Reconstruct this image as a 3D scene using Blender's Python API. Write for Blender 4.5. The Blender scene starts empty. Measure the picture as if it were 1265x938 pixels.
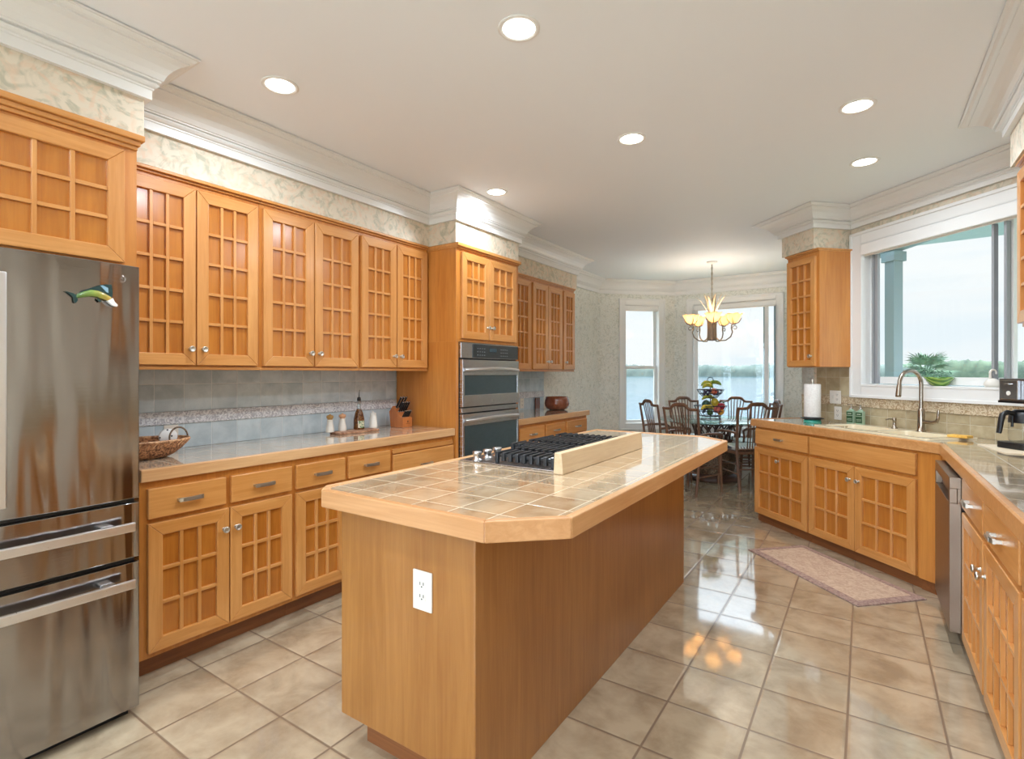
import bpy, bmesh, math, random
from mathutils import Vector, Matrix
from mathutils.geometry import tessellate_polygon
R = math.radians
S2 = math.sqrt(0.5)
random.seed(7)
scene = bpy.context.scene
COL = scene.collection

# ------------------------------------------------------------------ camera
cam_d = bpy.data.cameras.new('camera')
cam = bpy.data.objects.new('camera', cam_d)
COL.objects.link(cam)
YAW = math.atan(435.5 / 650.0)
cam.location = (0, 0, 1.335)
cam.rotation_euler = (R(90), 0, YAW)
cam_d.sensor_width = 36
cam_d.lens = 650.0 / 1265.0 * 36
cam_d.shift_y = -8.0 / 1265.0
cam_d.clip_end = 5000
scene.camera = cam

# ------------------------------------------------------------------ view, world
scene.view_settings.view_transform = 'Standard'
scene.view_settings.look = 'None'
scene.view_settings.exposure = 0.6
scene.view_settings.gamma = 1.0
scene.view_settings.use_curve_mapping = False
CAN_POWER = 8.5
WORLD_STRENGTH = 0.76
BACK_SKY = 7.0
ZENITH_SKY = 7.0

def make_world():
    w = bpy.data.worlds.new('world'); scene.world = w; w.use_nodes = True
    nt = w.node_tree; n = nt.nodes; l = nt.links
    n.clear()
    out = n.new('ShaderNodeOutputWorld'); bg = n.new('ShaderNodeBackground')
    tc = n.new('ShaderNodeTexCoord'); sep = n.new('ShaderNodeSeparateXYZ')
    l.new(tc.outputs['Generated'], sep.inputs[0])
    mp = n.new('ShaderNodeMapping'); mp.inputs['Scale'].default_value = (1.6, 1.6, 7.0)
    l.new(tc.outputs['Generated'], mp.inputs[0])
    no = n.new('ShaderNodeTexNoise'); no.inputs['Scale'].default_value = 1.6; no.inputs['Detail'].default_value = 6
    no.inputs['Roughness'].default_value = 0.55; no.inputs['Distortion'].default_value = 0.4
    l.new(mp.outputs[0], no.inputs['Vector'])
    rp = n.new('ShaderNodeValToRGB')
    rp.color_ramp.elements[0].position = 0.40; rp.color_ramp.elements[0].color = (0.82, 0.90, 0.96, 1)
    rp.color_ramp.elements[1].position = 0.58; rp.color_ramp.elements[1].color = (0.93, 0.95, 0.965, 1)
    l.new(no.outputs['Fac'], rp.inputs[0])
    # overcast sky, boosted overhead and behind the camera, unseen, to light the room
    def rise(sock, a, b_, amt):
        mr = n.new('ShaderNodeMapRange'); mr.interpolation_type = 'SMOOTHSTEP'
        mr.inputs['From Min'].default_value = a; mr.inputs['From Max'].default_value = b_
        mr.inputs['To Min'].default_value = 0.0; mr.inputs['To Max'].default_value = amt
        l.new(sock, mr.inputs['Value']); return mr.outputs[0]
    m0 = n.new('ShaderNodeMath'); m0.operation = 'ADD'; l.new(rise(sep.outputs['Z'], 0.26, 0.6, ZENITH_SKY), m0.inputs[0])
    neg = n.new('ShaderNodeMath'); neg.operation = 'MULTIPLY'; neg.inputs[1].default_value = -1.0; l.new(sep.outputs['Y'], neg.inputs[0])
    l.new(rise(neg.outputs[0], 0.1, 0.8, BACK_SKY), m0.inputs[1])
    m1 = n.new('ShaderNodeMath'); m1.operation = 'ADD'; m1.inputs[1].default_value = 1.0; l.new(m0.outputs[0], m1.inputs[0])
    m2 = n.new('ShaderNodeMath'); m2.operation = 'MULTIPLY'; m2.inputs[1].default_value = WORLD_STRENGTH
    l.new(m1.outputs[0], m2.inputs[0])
    hi = n.new('ShaderNodeMix'); hi.data_type = 'RGBA'
    f_in = [i for i in hi.inputs if i.name == 'Factor' and i.enabled][0]; A_ = [i for i in hi.inputs if i.name == 'A' and i.enabled][0]; B_ = [i for i in hi.inputs if i.name == 'B' and i.enabled][0]
    cl = n.new('ShaderNodeMath'); cl.operation = 'MULTIPLY'; cl.use_clamp = True; cl.inputs[1].default_value = 0.25; l.new(m0.outputs[0], cl.inputs[0])
    l.new(cl.outputs[0], f_in); l.new(rp.outputs[0], A_); B_.default_value = (0.70, 0.84, 1.0, 1)
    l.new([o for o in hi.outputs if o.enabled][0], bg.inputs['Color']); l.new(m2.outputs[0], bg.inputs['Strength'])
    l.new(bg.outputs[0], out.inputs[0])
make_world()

# ------------------------------------------------------------------ object helpers
def tag(o, label=None, cat=None, group=None, kind=None):
    if label: o['label'] = label
    if cat: o['category'] = cat
    if group: o['group'] = group
    if kind: o['kind'] = kind
    return o

def thing(name, label, cat, loc=(0, 0, 0), rz=0.0, group=None):
    o = bpy.data.objects.new(name, None); COL.objects.link(o)
    o.empty_display_size = 0.05
    o.location = tuple(loc) if len(loc) == 3 else (loc[0], loc[1], 0); o.rotation_euler = (0, 0, rz)
    return tag(o, label, cat, group)

class MB:
    def __init__(s): s.v = []; s.f = []; s.m = []; s.s = []
    def add(s, vs, fs, mi=0, sm=False):
        b = len(s.v); s.v += [tuple(v) for v in vs]
        for f in fs: s.f.append([b + i for i in f]); s.m.append(mi); s.s.append(sm)
        return s
    def box(s, x0, x1, y0, y1, z0, z1, mi=0):
        vs = [(x, y, z) for z in (z0, z1) for y in (y0, y1) for x in (x0, x1)]
        return s.add(vs, [(0, 2, 3, 1), (4, 5, 7, 6), (0, 1, 5, 4), (2, 6, 7, 3), (0, 4, 6, 2), (1, 3, 7, 5)], mi)
    def prism(s, poly, z0, z1, mi=0, sm=False):
        n = len(poly)
        area = sum(poly[i][0] * poly[(i + 1) % n][1] - poly[(i + 1) % n][0] * poly[i][1] for i in range(n))
        if area < 0: poly = poly[::-1]
        vs = [(x, y, z0) for x, y in poly] + [(x, y, z1) for x, y in poly]
        s.add(vs, [tuple(range(n - 1, -1, -1)), tuple(range(n, 2 * n))], mi)
        s.f += [[len(s.v) - 2 * n + a for a in (i, (i + 1) % n, n + (i + 1) % n, n + i)] for i in range(n)]
        s.m += [mi] * n; s.s += [sm] * n
        return s
    def plate(s, poly, y0, y1, mi=0):
        """poly in (x,z), thickness along y"""
        n = len(poly)
        area = sum(poly[i][0] * poly[(i + 1) % n][1] - poly[(i + 1) % n][0] * poly[i][1] for i in range(n))
        if area < 0: poly = poly[::-1]
        vs = [(x, y0, z) for x, z in poly] + [(x, y1, z) for x, z in poly]
        fs = [tuple(range(n)), tuple(range(2 * n - 1, n - 1, -1))]
        fs += [(i, n + i, n + (i + 1) % n, (i + 1) % n) for i in range(n)]
        return s.add(vs, fs, mi)
    def lathe(s, prof, o=(0, 0, 0), axis=(0, 0, 1), n=24, mi=0, sm=True, squash=None):
        a = Vector(axis).normalized()
        t = Vector((1, 0, 0)) if abs(a.x) < 0.9 else Vector((0, 1, 0))
        u = a.cross(t).normalized(); w = a.cross(u)
        if abs(a.z) > 0.99: u = Vector((1, 0, 0)); w = Vector((0, 1, 0)) * (1 if a.z > 0 else -1)
        o = Vector(o); vs = []; fs = []
        for r, h in prof:
            for k in range(n):
                g = 2 * math.pi * k / n
                sx, sy = (squash or (1, 1))
                vs.append(o + a * h + u * (r * sx * math.cos(g)) + w * (r * sy * math.sin(g)))
        for i in range(len(prof) - 1):
            for k in range(n):
                fs.append((i * n + k, i * n + (k + 1) % n, (i + 1) * n + (k + 1) % n, (i + 1) * n + k))
        s.add(vs, fs, mi, sm)
        m = len(prof) - 1
        if prof[0][0] > 1e-5: s.add(vs[:n], [tuple(range(n - 1, -1, -1))], mi)
        if prof[-1][0] > 1e-5: s.add(vs[m * n:], [tuple(range(n))], mi)
        return s
    def cyl(s, p0, p1, r0, r1=None, n=16, mi=0, sm=True):
        p0 = Vector(p0); p1 = Vector(p1); r1 = r0 if r1 is None else r1
        d = (p1 - p0)
        return s.lathe([(r0, 0), (r1, d.length)], p0, d, n, mi, sm)
    def tube(s, pts, r, n=10, mi=0, closed=False, flat=1.0):
        P = [Vector(p) for p in pts]; N = len(P)
        rr = r if isinstance(r, (list, tuple)) else [r] * N
        vs = []; fs = []; up = None
        for i in range(N):
            if closed: d = P[(i + 1) % N] - P[i - 1]
            else: d = P[min(i + 1, N - 1)] - P[max(i - 1, 0)]
            d.normalize()
            if up is None:
                up = Vector((0, 0, 1)) if abs(d.z) < 0.9 else Vector((1, 0, 0))
            u = (up - d * up.dot(d)).normalized(); w = d.cross(u); up = u
            for k in range(n):
                g = 2 * math.pi * k / n
                vs.append(P[i] + u * (rr[i] * math.cos(g)) + w * (rr[i] * flat * math.sin(g)))
        M = N if closed else N - 1
        for i in range(M):
            j = (i + 1) % N
            for k in range(n):
                fs.append((i * n + k, i * n + (k + 1) % n, j * n + (k + 1) % n, j * n + k))
        s.add(vs, fs, mi, True)
        if not closed:
            s.add(vs[:n], [tuple(range(n - 1, -1, -1))], mi); s.add(vs[-n:], [tuple(range(n))], mi)
        return s
    def sweep(s, path, prof, closed=False, side=1, mi=0):
        """profile (p,z) swept along xy path with mitres; p grows to the right of travel when side=1"""
        N = len(path); P = [Vector((a[0], a[1])) for a in path]; ms = []
        def nrm(a, b):
            d = (b - a).normalized(); return Vector((d.y, -d.x)) * side
        for i in range(N):
            if closed or 0 < i < N - 1:
                a = nrm(P[i - 1], P[i]); b = nrm(P[i], P[(i + 1) % N]); ms.append((a + b) / (1 + a.dot(b)))
            elif i == 0: ms.append(nrm(P[0], P[1]))
            else: ms.append(nrm(P[-2], P[-1]))
        K = len(prof); vs = []; fs = []
        for i in range(N):
            for p, z in prof:
                q = P[i] + ms[i] * p; vs.append((q.x, q.y, z))
        for i in range(N if closed else N - 1):
            j = (i + 1) % N
            for k in range(K):
                fs.append((i * K + k, j * K + k, j * K + (k + 1) % K, i * K + (k + 1) % K))
        if not closed:
            fs.append(tuple(range(K))); fs.append(tuple((N - 1) * K + k for k in range(K - 1, -1, -1)))
        return s.add(vs, fs, mi)
    def build(s, name, mats, parent=None, bevel=0.0, label=None, loc=None, rz=None, seg=2, subd=0):
        me = bpy.data.meshes.new(name)
        me.from_pydata(s.v, [], s.f)
        if not isinstance(mats, (list, tuple)): mats = [mats]
        for m in mats: me.materials.append(m)
        me.polygons.foreach_set('material_index', s.m)
        me.polygons.foreach_set('use_smooth', s.s)
        bm = bmesh.new(); bm.from_mesh(me)
        bmesh.ops.recalc_face_normals(bm, faces=bm.faces)
        bm.to_mesh(me); bm.free()
        o = bpy.data.objects.new(name, me); COL.objects.link(o)
        if parent: o.parent = parent
        if loc is not None: o.location = loc
        if rz is not None: o.rotation_euler = (0, 0, rz)
        if bevel > 0:
            b = o.modifiers.new('bevel', 'BEVEL'); b.width = bevel; b.segments = seg; b.limit_method = 'ANGLE'; b.angle_limit = R(40)
        if subd:
            b = o.modifiers.new('subd', 'SUBSURF'); b.levels = subd; b.render_levels = subd
        if label: o['label'] = label
        return o

def one(mb, name, mats, label, cat, group=None, bevel=0.0, **k):
    return tag(mb.build(name, mats, None, bevel, **k), label, cat, group)

def struct(mb, name, mats, bevel=0.0, parent=None, **k):
    o = mb.build(name, mats, parent, bevel, **k); o['kind'] = 'structure'; return o

def copy_tree(o, parent=None, **over):
    c = o.copy(); COL.objects.link(c); c.parent = parent
    for ch in list(o.children): copy_tree(ch, c)
    return c

def arc(cx, cy, r, a0, a1, n):
    return [(cx + r * math.cos(R(a0 + (a1 - a0) * i / n)), cy + r * math.sin(R(a0 + (a1 - a0) * i / n))) for i in range(n + 1)]

# pixel helpers used only to derive real positions of things on known surfaces
H = 1.335
def _ray(x, y):
    u = (x - 632.5) / 650; v = (461 - y) / 650
    return Vector((-math.sin(YAW) + u * math.cos(YAW), math.cos(YAW) + u * math.sin(YAW), v))
def on_z(x, y, h):
    r = _ray(x, y); t = (h - H) / r.z; return Vector((r.x * t, r.y * t, h))
def on_d(x, d):
    """point on the diagonal plane (X+Y)/sqrt2 = d, seen in column x"""
    r = _ray(x, 461); t = d / ((r.x + r.y) * S2); return Vector((r.x * t, r.y * t, 0))
def on_x(x, X0):
    r = _ray(x, 461); t = X0 / r.x; return Vector((X0, r.y * t, 0))
def DE(d, e):
    return ((d - e) * S2, (d + e) * S2)

# ------------------------------------------------------------------ materials
def srgb(r, g, b):
    f = lambda c: ((c / 255 + 0.055) / 1.055) ** 2.4 if c > 10 else c / 255 / 12.92
    return (f(r), f(g), f(b), 1.0)

def mat(name, color, rough=0.5, metal=0.0, coat=0.0, coat_r=0.1, spec=None, trans=0.0, ior=None, emis=None, es=0.0, sss=0.0):
    m = bpy.data.materials.new(name); m.use_nodes = True
    b = m.node_tree.nodes['Principled BSDF']
    b.inputs['Base Color'].default_value = color; b.inputs['Roughness'].default_value = rough
    b.inputs['Metallic'].default_value = metal; b.inputs['Coat Weight'].default_value = coat
    b.inputs['Coat Roughness'].default_value = coat_r
    if spec is not None: b.inputs['Specular IOR Level'].default_value = spec
    if trans: b.inputs['Transmission Weight'].default_value = trans
    if ior: b.inputs['IOR'].default_value = ior
    if emis: b.inputs['Emission Color'].default_value = emis; b.inputs['Emission Strength'].default_value = es
    if sss: b.inputs['Subsurface Weight'].default_value = sss; b.inputs['Subsurface Scale'].default_value = 0.02
    return m

def nodes(m):
    nt = m.node_tree; return nt, nt.nodes, nt.links, nt.nodes['Principled BSDF']

def noise(n, l, vec, scale, detail=4, rough=0.5, dist=0.0, dim='3D'):
    t = n.new('ShaderNodeTexNoise'); t.inputs['Scale'].default_value = scale; t.inputs['Detail'].default_value = detail
    t.inputs['Roughness'].default_value = rough; t.inputs['Distortion'].default_value = dist
    if vec is not None: l.new(vec, t.inputs['Vector'])
    return t.outputs['Fac']

def ramp(n, l, fac, stops):
    r = n.new('ShaderNodeValToRGB'); e = r.color_ramp.elements
    while len(e) < len(stops): e.new(0.5)
    for i, (p, c) in enumerate(stops): e[i].position = p; e[i].color = c
    l.new(fac, r.inputs[0]); return r.outputs['Color']

def mix(n, l, fac, a, b, mode='MIX'):
    x = n.new('ShaderNodeMix'); x.data_type = 'RGBA'; x.blend_type = mode
    for s, v in (('Factor', fac), ('A', a), ('B', b)):
        sock = [i for i in x.inputs if i.name == s and i.enabled][0]
        if hasattr(v, 'is_linked') or hasattr(v, 'links'): l.new(v, sock)
        else: sock.default_value = v
    return [o for o in x.outputs if o.enabled][0]

def math_(n, l, op, a, b=None, c=None, clamp=False):
    x = n.new('ShaderNodeMath'); x.operation = op; x.use_clamp = clamp
    for i, v in enumerate((a, b, c)):
        if v is None: continue
        if hasattr(v, 'links'): l.new(v, x.inputs[i])
        else: x.inputs[i].default_value = v
    return x.outputs[0]

def bump(n, l, b, height, strength=0.1, dist=0.01):
    x = n.new('ShaderNodeBump'); x.inputs['Strength'].default_value = strength; x.inputs['Distance'].default_value = dist
    l.new(height, x.inputs['Height']); l.new(x.outputs[0], b.inputs['Normal']); return x

def objvec(n, l, scale=(1, 1, 1), jitter=True):
    tc = n.new('ShaderNodeTexCoord'); v = tc.outputs['Object']
    if jitter:
        oi = n.new('ShaderNodeObjectInfo'); mu = n.new('ShaderNodeVectorMath'); mu.operation = 'SCALE'
        cb = n.new('ShaderNodeCombineXYZ')
        for k in range(3): l.new(oi.outputs['Random'], cb.inputs[k])
        l.new(cb.outputs[0], mu.inputs[0]); mu.inputs['Scale'].default_value = 23.0
        ad = n.new('ShaderNodeVectorMath'); l.new(v, ad.inputs[0]); l.new(mu.outputs[0], ad.inputs[1]); v = ad.outputs[0]
    mp = n.new('ShaderNodeMapping'); mp.inputs['Scale'].default_value = scale; l.new(v, mp.inputs[0])
    return mp.outputs[0]

def wood(name, c_light, c_dark, axis='z', rough=0.32, coat=0.35, jitter=True):
    m = mat(name, c_light, rough, coat=coat, coat_r=0.16); nt, n, l, b = nodes(m)
    sc = {'x': (1.2, 22, 22), 'y': (22, 1.2, 22), 'z': (22, 22, 1.2)}[axis]
    f = noise(n, l, objvec(n, l, sc, jitter), 2.2, 6, 0.62, 0.7)
    sc2 = {'x': (1.0, 4, 4), 'y': (4, 1.0, 4), 'z': (4, 4, 1.0)}[axis]
    g = noise(n, l, objvec(n, l, sc2, jitter), 1.3, 3, 0.5, 0.4)
    s = math_(n, l, 'ADD', math_(n, l, 'MULTIPLY', f, 0.55), math_(n, l, 'MULTIPLY', g, 0.45))
    c = ramp(n, l, s, [(0.36, c_dark), (0.50, tuple((a + d) / 2 for a, d in zip(c_light, c_dark))), (0.62, c_light)])
    l.new(c, b.inputs['Base Color'])
    bump(n, l, b, f, 0.06, 0.003)
    return m

def tiles(name, pu, pv, ou, ov, ax, c1, c2, cg, grout=0.005, rough=0.2, var=0.12, bmp=0.25, mottle=5.0, wav=0.02, coat=0.0):
    """square tiles: ax = the two coordinate axes the grid lies in"""
    m = mat(name, c1, rough, coat=coat, coat_r=0.05); nt, n, l, b = nodes(m)
    if coat: b.inputs['Coat IOR'].default_value = 1.6
    tc = n.new('ShaderNodeTexCoord'); sp = n.new('ShaderNodeSeparateXYZ'); l.new(tc.outputs['Object'], sp.inputs[0])
    ids = []; ds = []
    for a, p, o in ((ax[0], pu, ou), (ax[1], pv, ov)):
        t = math_(n, l, 'DIVIDE', math_(n, l, 'SUBTRACT', sp.outputs[a], o), p)
        fl = math_(n, l, 'FLOOR', t); ids.append(fl)
        fr = math_(n, l, 'SUBTRACT', t, fl)
        e = math_(n, l, 'MULTIPLY', math_(n, l, 'MINIMUM', fr, math_(n, l, 'SUBTRACT', 1.0, fr)), p)
        ds.append(e)
    d = math_(n, l, 'MINIMUM', ds[0], ds[1])
    mr = n.new('ShaderNodeMapRange'); mr.interpolation_type = 'SMOOTHSTEP'
    mr.inputs['From Min'].default_value = grout * 0.35; mr.inputs['From Max'].default_value = grout * 0.75
    l.new(d, mr.inputs['Value']); mask = mr.outputs[0]
    mr2 = n.new('ShaderNodeMapRange'); mr2.interpolation_type = 'SMOOTHSTEP'
    mr2.inputs['From Min'].default_value = 0.0; mr2.inputs['From Max'].default_value = grout * 1.6
    l.new(d, mr2.inputs['Value'])
    cb = n.new('ShaderNodeCombineXYZ'); l.new(ids[0], cb.inputs[0]); l.new(ids[1], cb.inputs[1])
    wn = n.new('ShaderNodeTexWhiteNoise'); wn.noise_dimensions = '3D'; l.new(cb.outputs[0], wn.inputs['Vector'])
    off = n.new('ShaderNodeVectorMath'); off.operation = 'SCALE'; off.inputs['Scale'].default_value = 7.0
    l.new(wn.outputs['Color'], off.inputs[0])
    ad = n.new('ShaderNodeVectorMath'); l.new(tc.outputs['Object'], ad.inputs[0]); l.new(off.outputs[0], ad.inputs[1])
    f = noise(n, l, ad.outputs[0], mottle, 6, 0.6, 0.3)
    c = ramp(n, l, f, [(0.34, c2), (0.62, c1)])
    vr = math_(n, l, 'ADD', 1.0 - var / 2, math_(n, l, 'MULTIPLY', wn.outputs['Value'], var))
    vm = n.new('ShaderNodeVectorMath'); vm.operation = 'SCALE'; l.new(c, vm.inputs[0]); l.new(vr, vm.inputs['Scale'])
    col = mix(n, l, mask, cg, vm.outputs[0]); l.new(col, b.inputs['Base Color'])
    rr = math_(n, l, 'ADD', math_(n, l, 'MULTIPLY', math_(n, l, 'SUBTRACT', 1.0, mask), 0.5), math_(n, l, 'ADD', rough, math_(n, l, 'MULTIPLY', math_(n, l, 'SUBTRACT', f, 0.5), 0.18)))
    l.new(rr, b.inputs['Roughness'])
    h = math_(n, l, 'ADD', mr2.outputs[0], math_(n, l, 'MULTIPLY', noise(n, l, ad.outputs[0], mottle * 1.7, 2, 0.4), wav * 10))
    bump(n, l, b, h, bmp, 0.004)
    return m

LIGHT = srgb(216, 153, 87); DARKW = srgb(194, 127, 60)
M = {}
M['wood_v'] = wood('honey_maple_vertical', LIGHT, DARKW, 'z')
M['wood_h'] = wood('honey_maple_horizontal', LIGHT, DARKW, 'x')
M['panel'] = wood('amber_panel', srgb(196, 124, 48), srgb(172, 100, 34), 'z', rough=0.22, coat=0.5)
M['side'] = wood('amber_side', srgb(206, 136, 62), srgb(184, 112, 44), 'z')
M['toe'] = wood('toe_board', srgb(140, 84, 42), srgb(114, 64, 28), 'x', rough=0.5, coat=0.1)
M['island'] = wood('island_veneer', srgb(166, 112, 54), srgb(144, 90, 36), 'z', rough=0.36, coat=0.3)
M['trim_y'] = wood('edge_wood_y', srgb(222, 176, 126), srgb(200, 148, 98), 'y', rough=0.35, coat=0.25, jitter=False)
M['trim_x'] = wood('edge_wood_x', srgb(208, 156, 108), srgb(188, 134, 84), 'x', rough=0.35, coat=0.25, jitter=False)
M['board'] = wood('pale_board', srgb(228, 204, 168), srgb(208, 178, 138), 'y', rough=0.45, coat=0.1)
M['knife_wood'] = wood('block_wood', srgb(196, 118, 62), srgb(168, 92, 44), 'z', rough=0.4)
M['bowl_wood'] = wood('bowl_wood', srgb(140, 76, 48), srgb(92, 44, 28), 'z', rough=0.25, coat=0.5)
M['slab_wood'] = wood('slab_wood', srgb(176, 130, 98), srgb(120, 76, 50), 'x', rough=0.5)
M['chair'] = wood('chair_wood', srgb(128, 88, 62), srgb(84, 52, 34), 'z', rough=0.4, coat=0.2)
M['table_wood'] = mat('table_wood', srgb(78, 50, 40), 0.4)
M['dark_gap'] = mat('dark_gap', srgb(34, 24, 18), 0.8)
M['white'] = mat('white_paint', srgb(232, 230, 226), 0.35)
M['ceiling'] = mat('ceiling_paint', srgb(238, 241, 244), 0.7)
M['plastic'] = mat('white_plastic', srgb(226, 219, 208), 0.3)
M['black'] = mat('black_plastic', srgb(22, 22, 24), 0.35)
M['iron'] = mat('cast_iron', srgb(30, 32, 36), 0.45, coat=0.2)
M['nickel'] = mat('aged_nickel', srgb(206, 202, 192), 0.36, 1.0)
M['faucet'] = mat('brushed_nickel', srgb(168, 156, 142), 0.24, 1.0)
M['chrome'] = mat('steel', srgb(200, 200, 200), 0.12, 1.0)
M['glassblack'] = mat('oven_glass', srgb(46, 62, 66), 0.06, 0.0, coat=1.0, coat_r=0.03)
M['sink'] = mat('sink_enamel', srgb(238, 222, 190), 0.18, coat=0.5)
M['sash_dark'] = mat('sash_grey_green', srgb(112, 136, 138), 0.4)
M['lamp'] = mat('lamp_lens', (1, 0.97, 0.9, 1), 0.4, emis=(1.0, 0.95, 0.86, 1), es=6.0)
M['bulb'] = mat('bulb', (1, 0.9, 0.7, 1), 0.4, emis=(1.0, 0.88, 0.66, 1), es=7.0)

def brushed(name, col, rough, axis, wave=0.0):
    m = mat(name, col, rough, 1.0); nt, n, l, b = nodes(m)
    sc = {'x': (1, 120, 120), 'y': (120, 1, 120), 'z': (120, 120, 1)}[axis]
    f = noise(n, l, objvec(n, l, sc, False), 2.0, 3, 0.6)
    r = math_(n, l, 'ADD', rough - 0.06, math_(n, l, 'MULTIPLY', f, 0.12)); l.new(r, b.inputs['Roughness'])
    if wave:
        g = noise(n, l, objvec(n, l, (6.0, 1, 0.55), False), 1.0, 2, 0.45, 0.5)
        h = math_(n, l, 'ADD', math_(n, l, 'MULTIPLY', g, 1.0), math_(n, l, 'MULTIPLY', f, 0.002))
        bump(n, l, b, h, 1.0, wave)
    else:
        bump(n, l, b, f, 0.05, 0.001)
    return m
M['fridge'] = brushed('fridge_steel', srgb(158, 155, 154), 0.15, 'x', wave=0.028)
M['steel'] = brushed('brushed_steel', srgb(196, 196, 198), 0.26, 'y')
M['dw'] = brushed('dishwasher_steel', srgb(146, 128, 112), 0.34, 'z')
M['handle'] = brushed('handle_steel', srgb(222, 222, 224), 0.3, 'y')

def glass(name, tint=(1, 1, 1, 1), gloss=0.04):
    m = bpy.data.materials.new(name); m.use_nodes = True
    nt = m.node_tree; n = nt.nodes; l = nt.links; n.clear()
    out = n.new('ShaderNodeOutputMaterial'); tr = n.new('ShaderNodeBsdfTransparent'); gl = n.new('ShaderNodeBsdfGlossy')
    gl.inputs['Roughness'].default_value = 0.02; tr.inputs['Color'].default_value = tint
    lw = n.new('ShaderNodeLayerWeight'); lw.inputs['Blend'].default_value = 0.5
    fr = math_(n, l, 'ADD', gloss, math_(n, l, 'MULTIPLY', math_(n, l, 'POWER', lw.outputs['Facing'], 5.0), 0.9))
    mx = n.new('ShaderNodeMixShader'); l.new(fr, mx.inputs[0]); l.new(tr.outputs[0], mx.inputs[1]); l.new(gl.outputs[0], mx.inputs[2])
    l.new(mx.outputs[0], out.inputs[0]); return m
M['glass'] = glass('window_glass', (0.97, 0.985, 0.98, 1))
M['table_glass'] = glass('table_glass', (0.82, 0.93, 0.90, 1))
M['clear'] = glass('clear_glass', (0.94, 0.95, 0.95, 1))

def wallpaper(name, base, leaf, warm, sc=1.0, amt=1.0):
    m = mat(name, base, 0.6); nt, n, l, b = nodes(m)
    v = objvec(n, l, (sc, sc, sc), False)
    f1 = noise(n, l, v, 7.0, 5, 0.55, 3.2)
    f2 = noise(n, l, v, 11.0, 4, 0.5, 2.4)
    v2 = objvec(n, l, (sc * 1.3, sc * 1.3, sc * 0.9), False)
    f3 = noise(n, l, v2, 4.2, 5, 0.6, 1.5)
    m1 = ramp(n, l, f1, [(0.47, (0, 0, 0, 1)), (0.60, (1, 1, 1, 1))])
    m3 = ramp(n, l, f3, [(0.36, (0, 0, 0, 1)), (0.54, (1, 1, 1, 1))])
    k = mix(n, l, 1.0, m1, m3, 'MULTIPLY')
    ks = math_(n, l, 'MULTIPLY', k, 0.75 * amt)
    c = mix(n, l, ks, base, leaf)
    m2 = ramp(n, l, f2, [(0.50, (0, 0, 0, 1)), (0.66, (1, 1, 1, 1))])
    c = mix(n, l, math_(n, l, 'MULTIPLY', m2, 0.6 * amt), c, warm)
    l.new(c, b.inputs['Base Color']); return m
M['paper'] = wallpaper('floral_wallpaper', srgb(220, 207, 186), srgb(168, 166, 142), srgb(224, 190, 160), 1.1, 0.95)
M['paper_grey'] = wallpaper('mottled_wallpaper', srgb(230, 229, 220), srgb(184, 186, 174), srgb(216, 208, 192), 1.9, 0.9)

M['floor'] = tiles('floor_tile', 0.305, 0.3106, -0.665, 0.886, (0, 1), srgb(192, 173, 145), srgb(158, 138, 112), srgb(130, 108, 86), 0.0085, 0.10, 0.10, 0.30, 5.0, 0.02, coat=1.0)
M['top_tile'] = tiles('counter_tile', 0.1505, 0.1505, -0.900, 1.275, (0, 1), srgb(206, 180, 146), srgb(180, 148, 112), srgb(232, 214, 184), 0.0035, 0.12, 0.10, 0.3, 9.0, 0.03, coat=0.9)
M['top_tile_left'] = tiles('counter_tile_left', 0.1505, 0.1505, -2.62, 1.0, (0, 1), srgb(206, 184, 158), srgb(184, 158, 128), srgb(226, 212, 190), 0.0035, 0.10, 0.08, 0.3, 9.0, 0.02, coat=0.9)
M['top_tile_right'] = tiles('counter_tile_right', 0.16, 0.16, 0.395, 3.98, (0, 1), srgb(196, 178, 150), srgb(170, 150, 122), srgb(232, 226, 214), 0.0035, 0.12, 0.10, 0.3, 9.0, 0.03, coat=0.9)
M['splash'] = tiles('blue_grey_tile', 0.151, 0.1525, 0.0, 1.120, (0, 2), srgb(206, 218, 224), srgb(178, 194, 202), srgb(216, 222, 224), 0.0035, 0.16, 0.10, 0.4, 8.0, 0.06)
M['splash_low'] = tiles('blue_grey_tile_low', 0.151, 0.30, 0.0, 0.80, (0, 2), srgb(206, 218, 224), srgb(180, 196, 204), srgb(216, 222, 224), 0.0035, 0.16, 0.10, 0.4, 8.0, 0.06)
M['splash_warm_lit'] = tiles('tile_warm_lit', 0.151, 0.1525, 0.0, 1.147, (0, 2), srgb(190, 174, 142), srgb(166, 148, 114), srgb(190, 178, 152), 0.0035, 0.2, 0.12, 0.4, 8.0, 0.05)  # same tile as on the left, warm light tint put into its colour

def relief(name, c1, c2):
    m = tiles(name, 0.2, 5.0, 0.03, -2.0, (0, 2), c1, c2, c1, 0.004, 0.25, 0.06, 0.3, 20.0, 0.0)
    nt, n, l, b = nodes(m)
    f = noise(n, l, objvec(n, l, (1, 1, 1), False), 38.0, 3, 0.5, 2.2)
    c = ramp(n, l, f, [(0.42, c2), (0.56, c1)]); l.new(c, b.inputs['Base Color'])
    bump(n, l, b, f, 0.9, 0.008); return m
M['relief'] = relief('relief_tile', srgb(226, 226, 228), srgb(178, 178, 184))
M['relief_warm_lit'] = relief('relief_tile_warm_lit', srgb(214, 196, 166), srgb(172, 146, 114))  # border copy with the warm light tint in its colour

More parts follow.
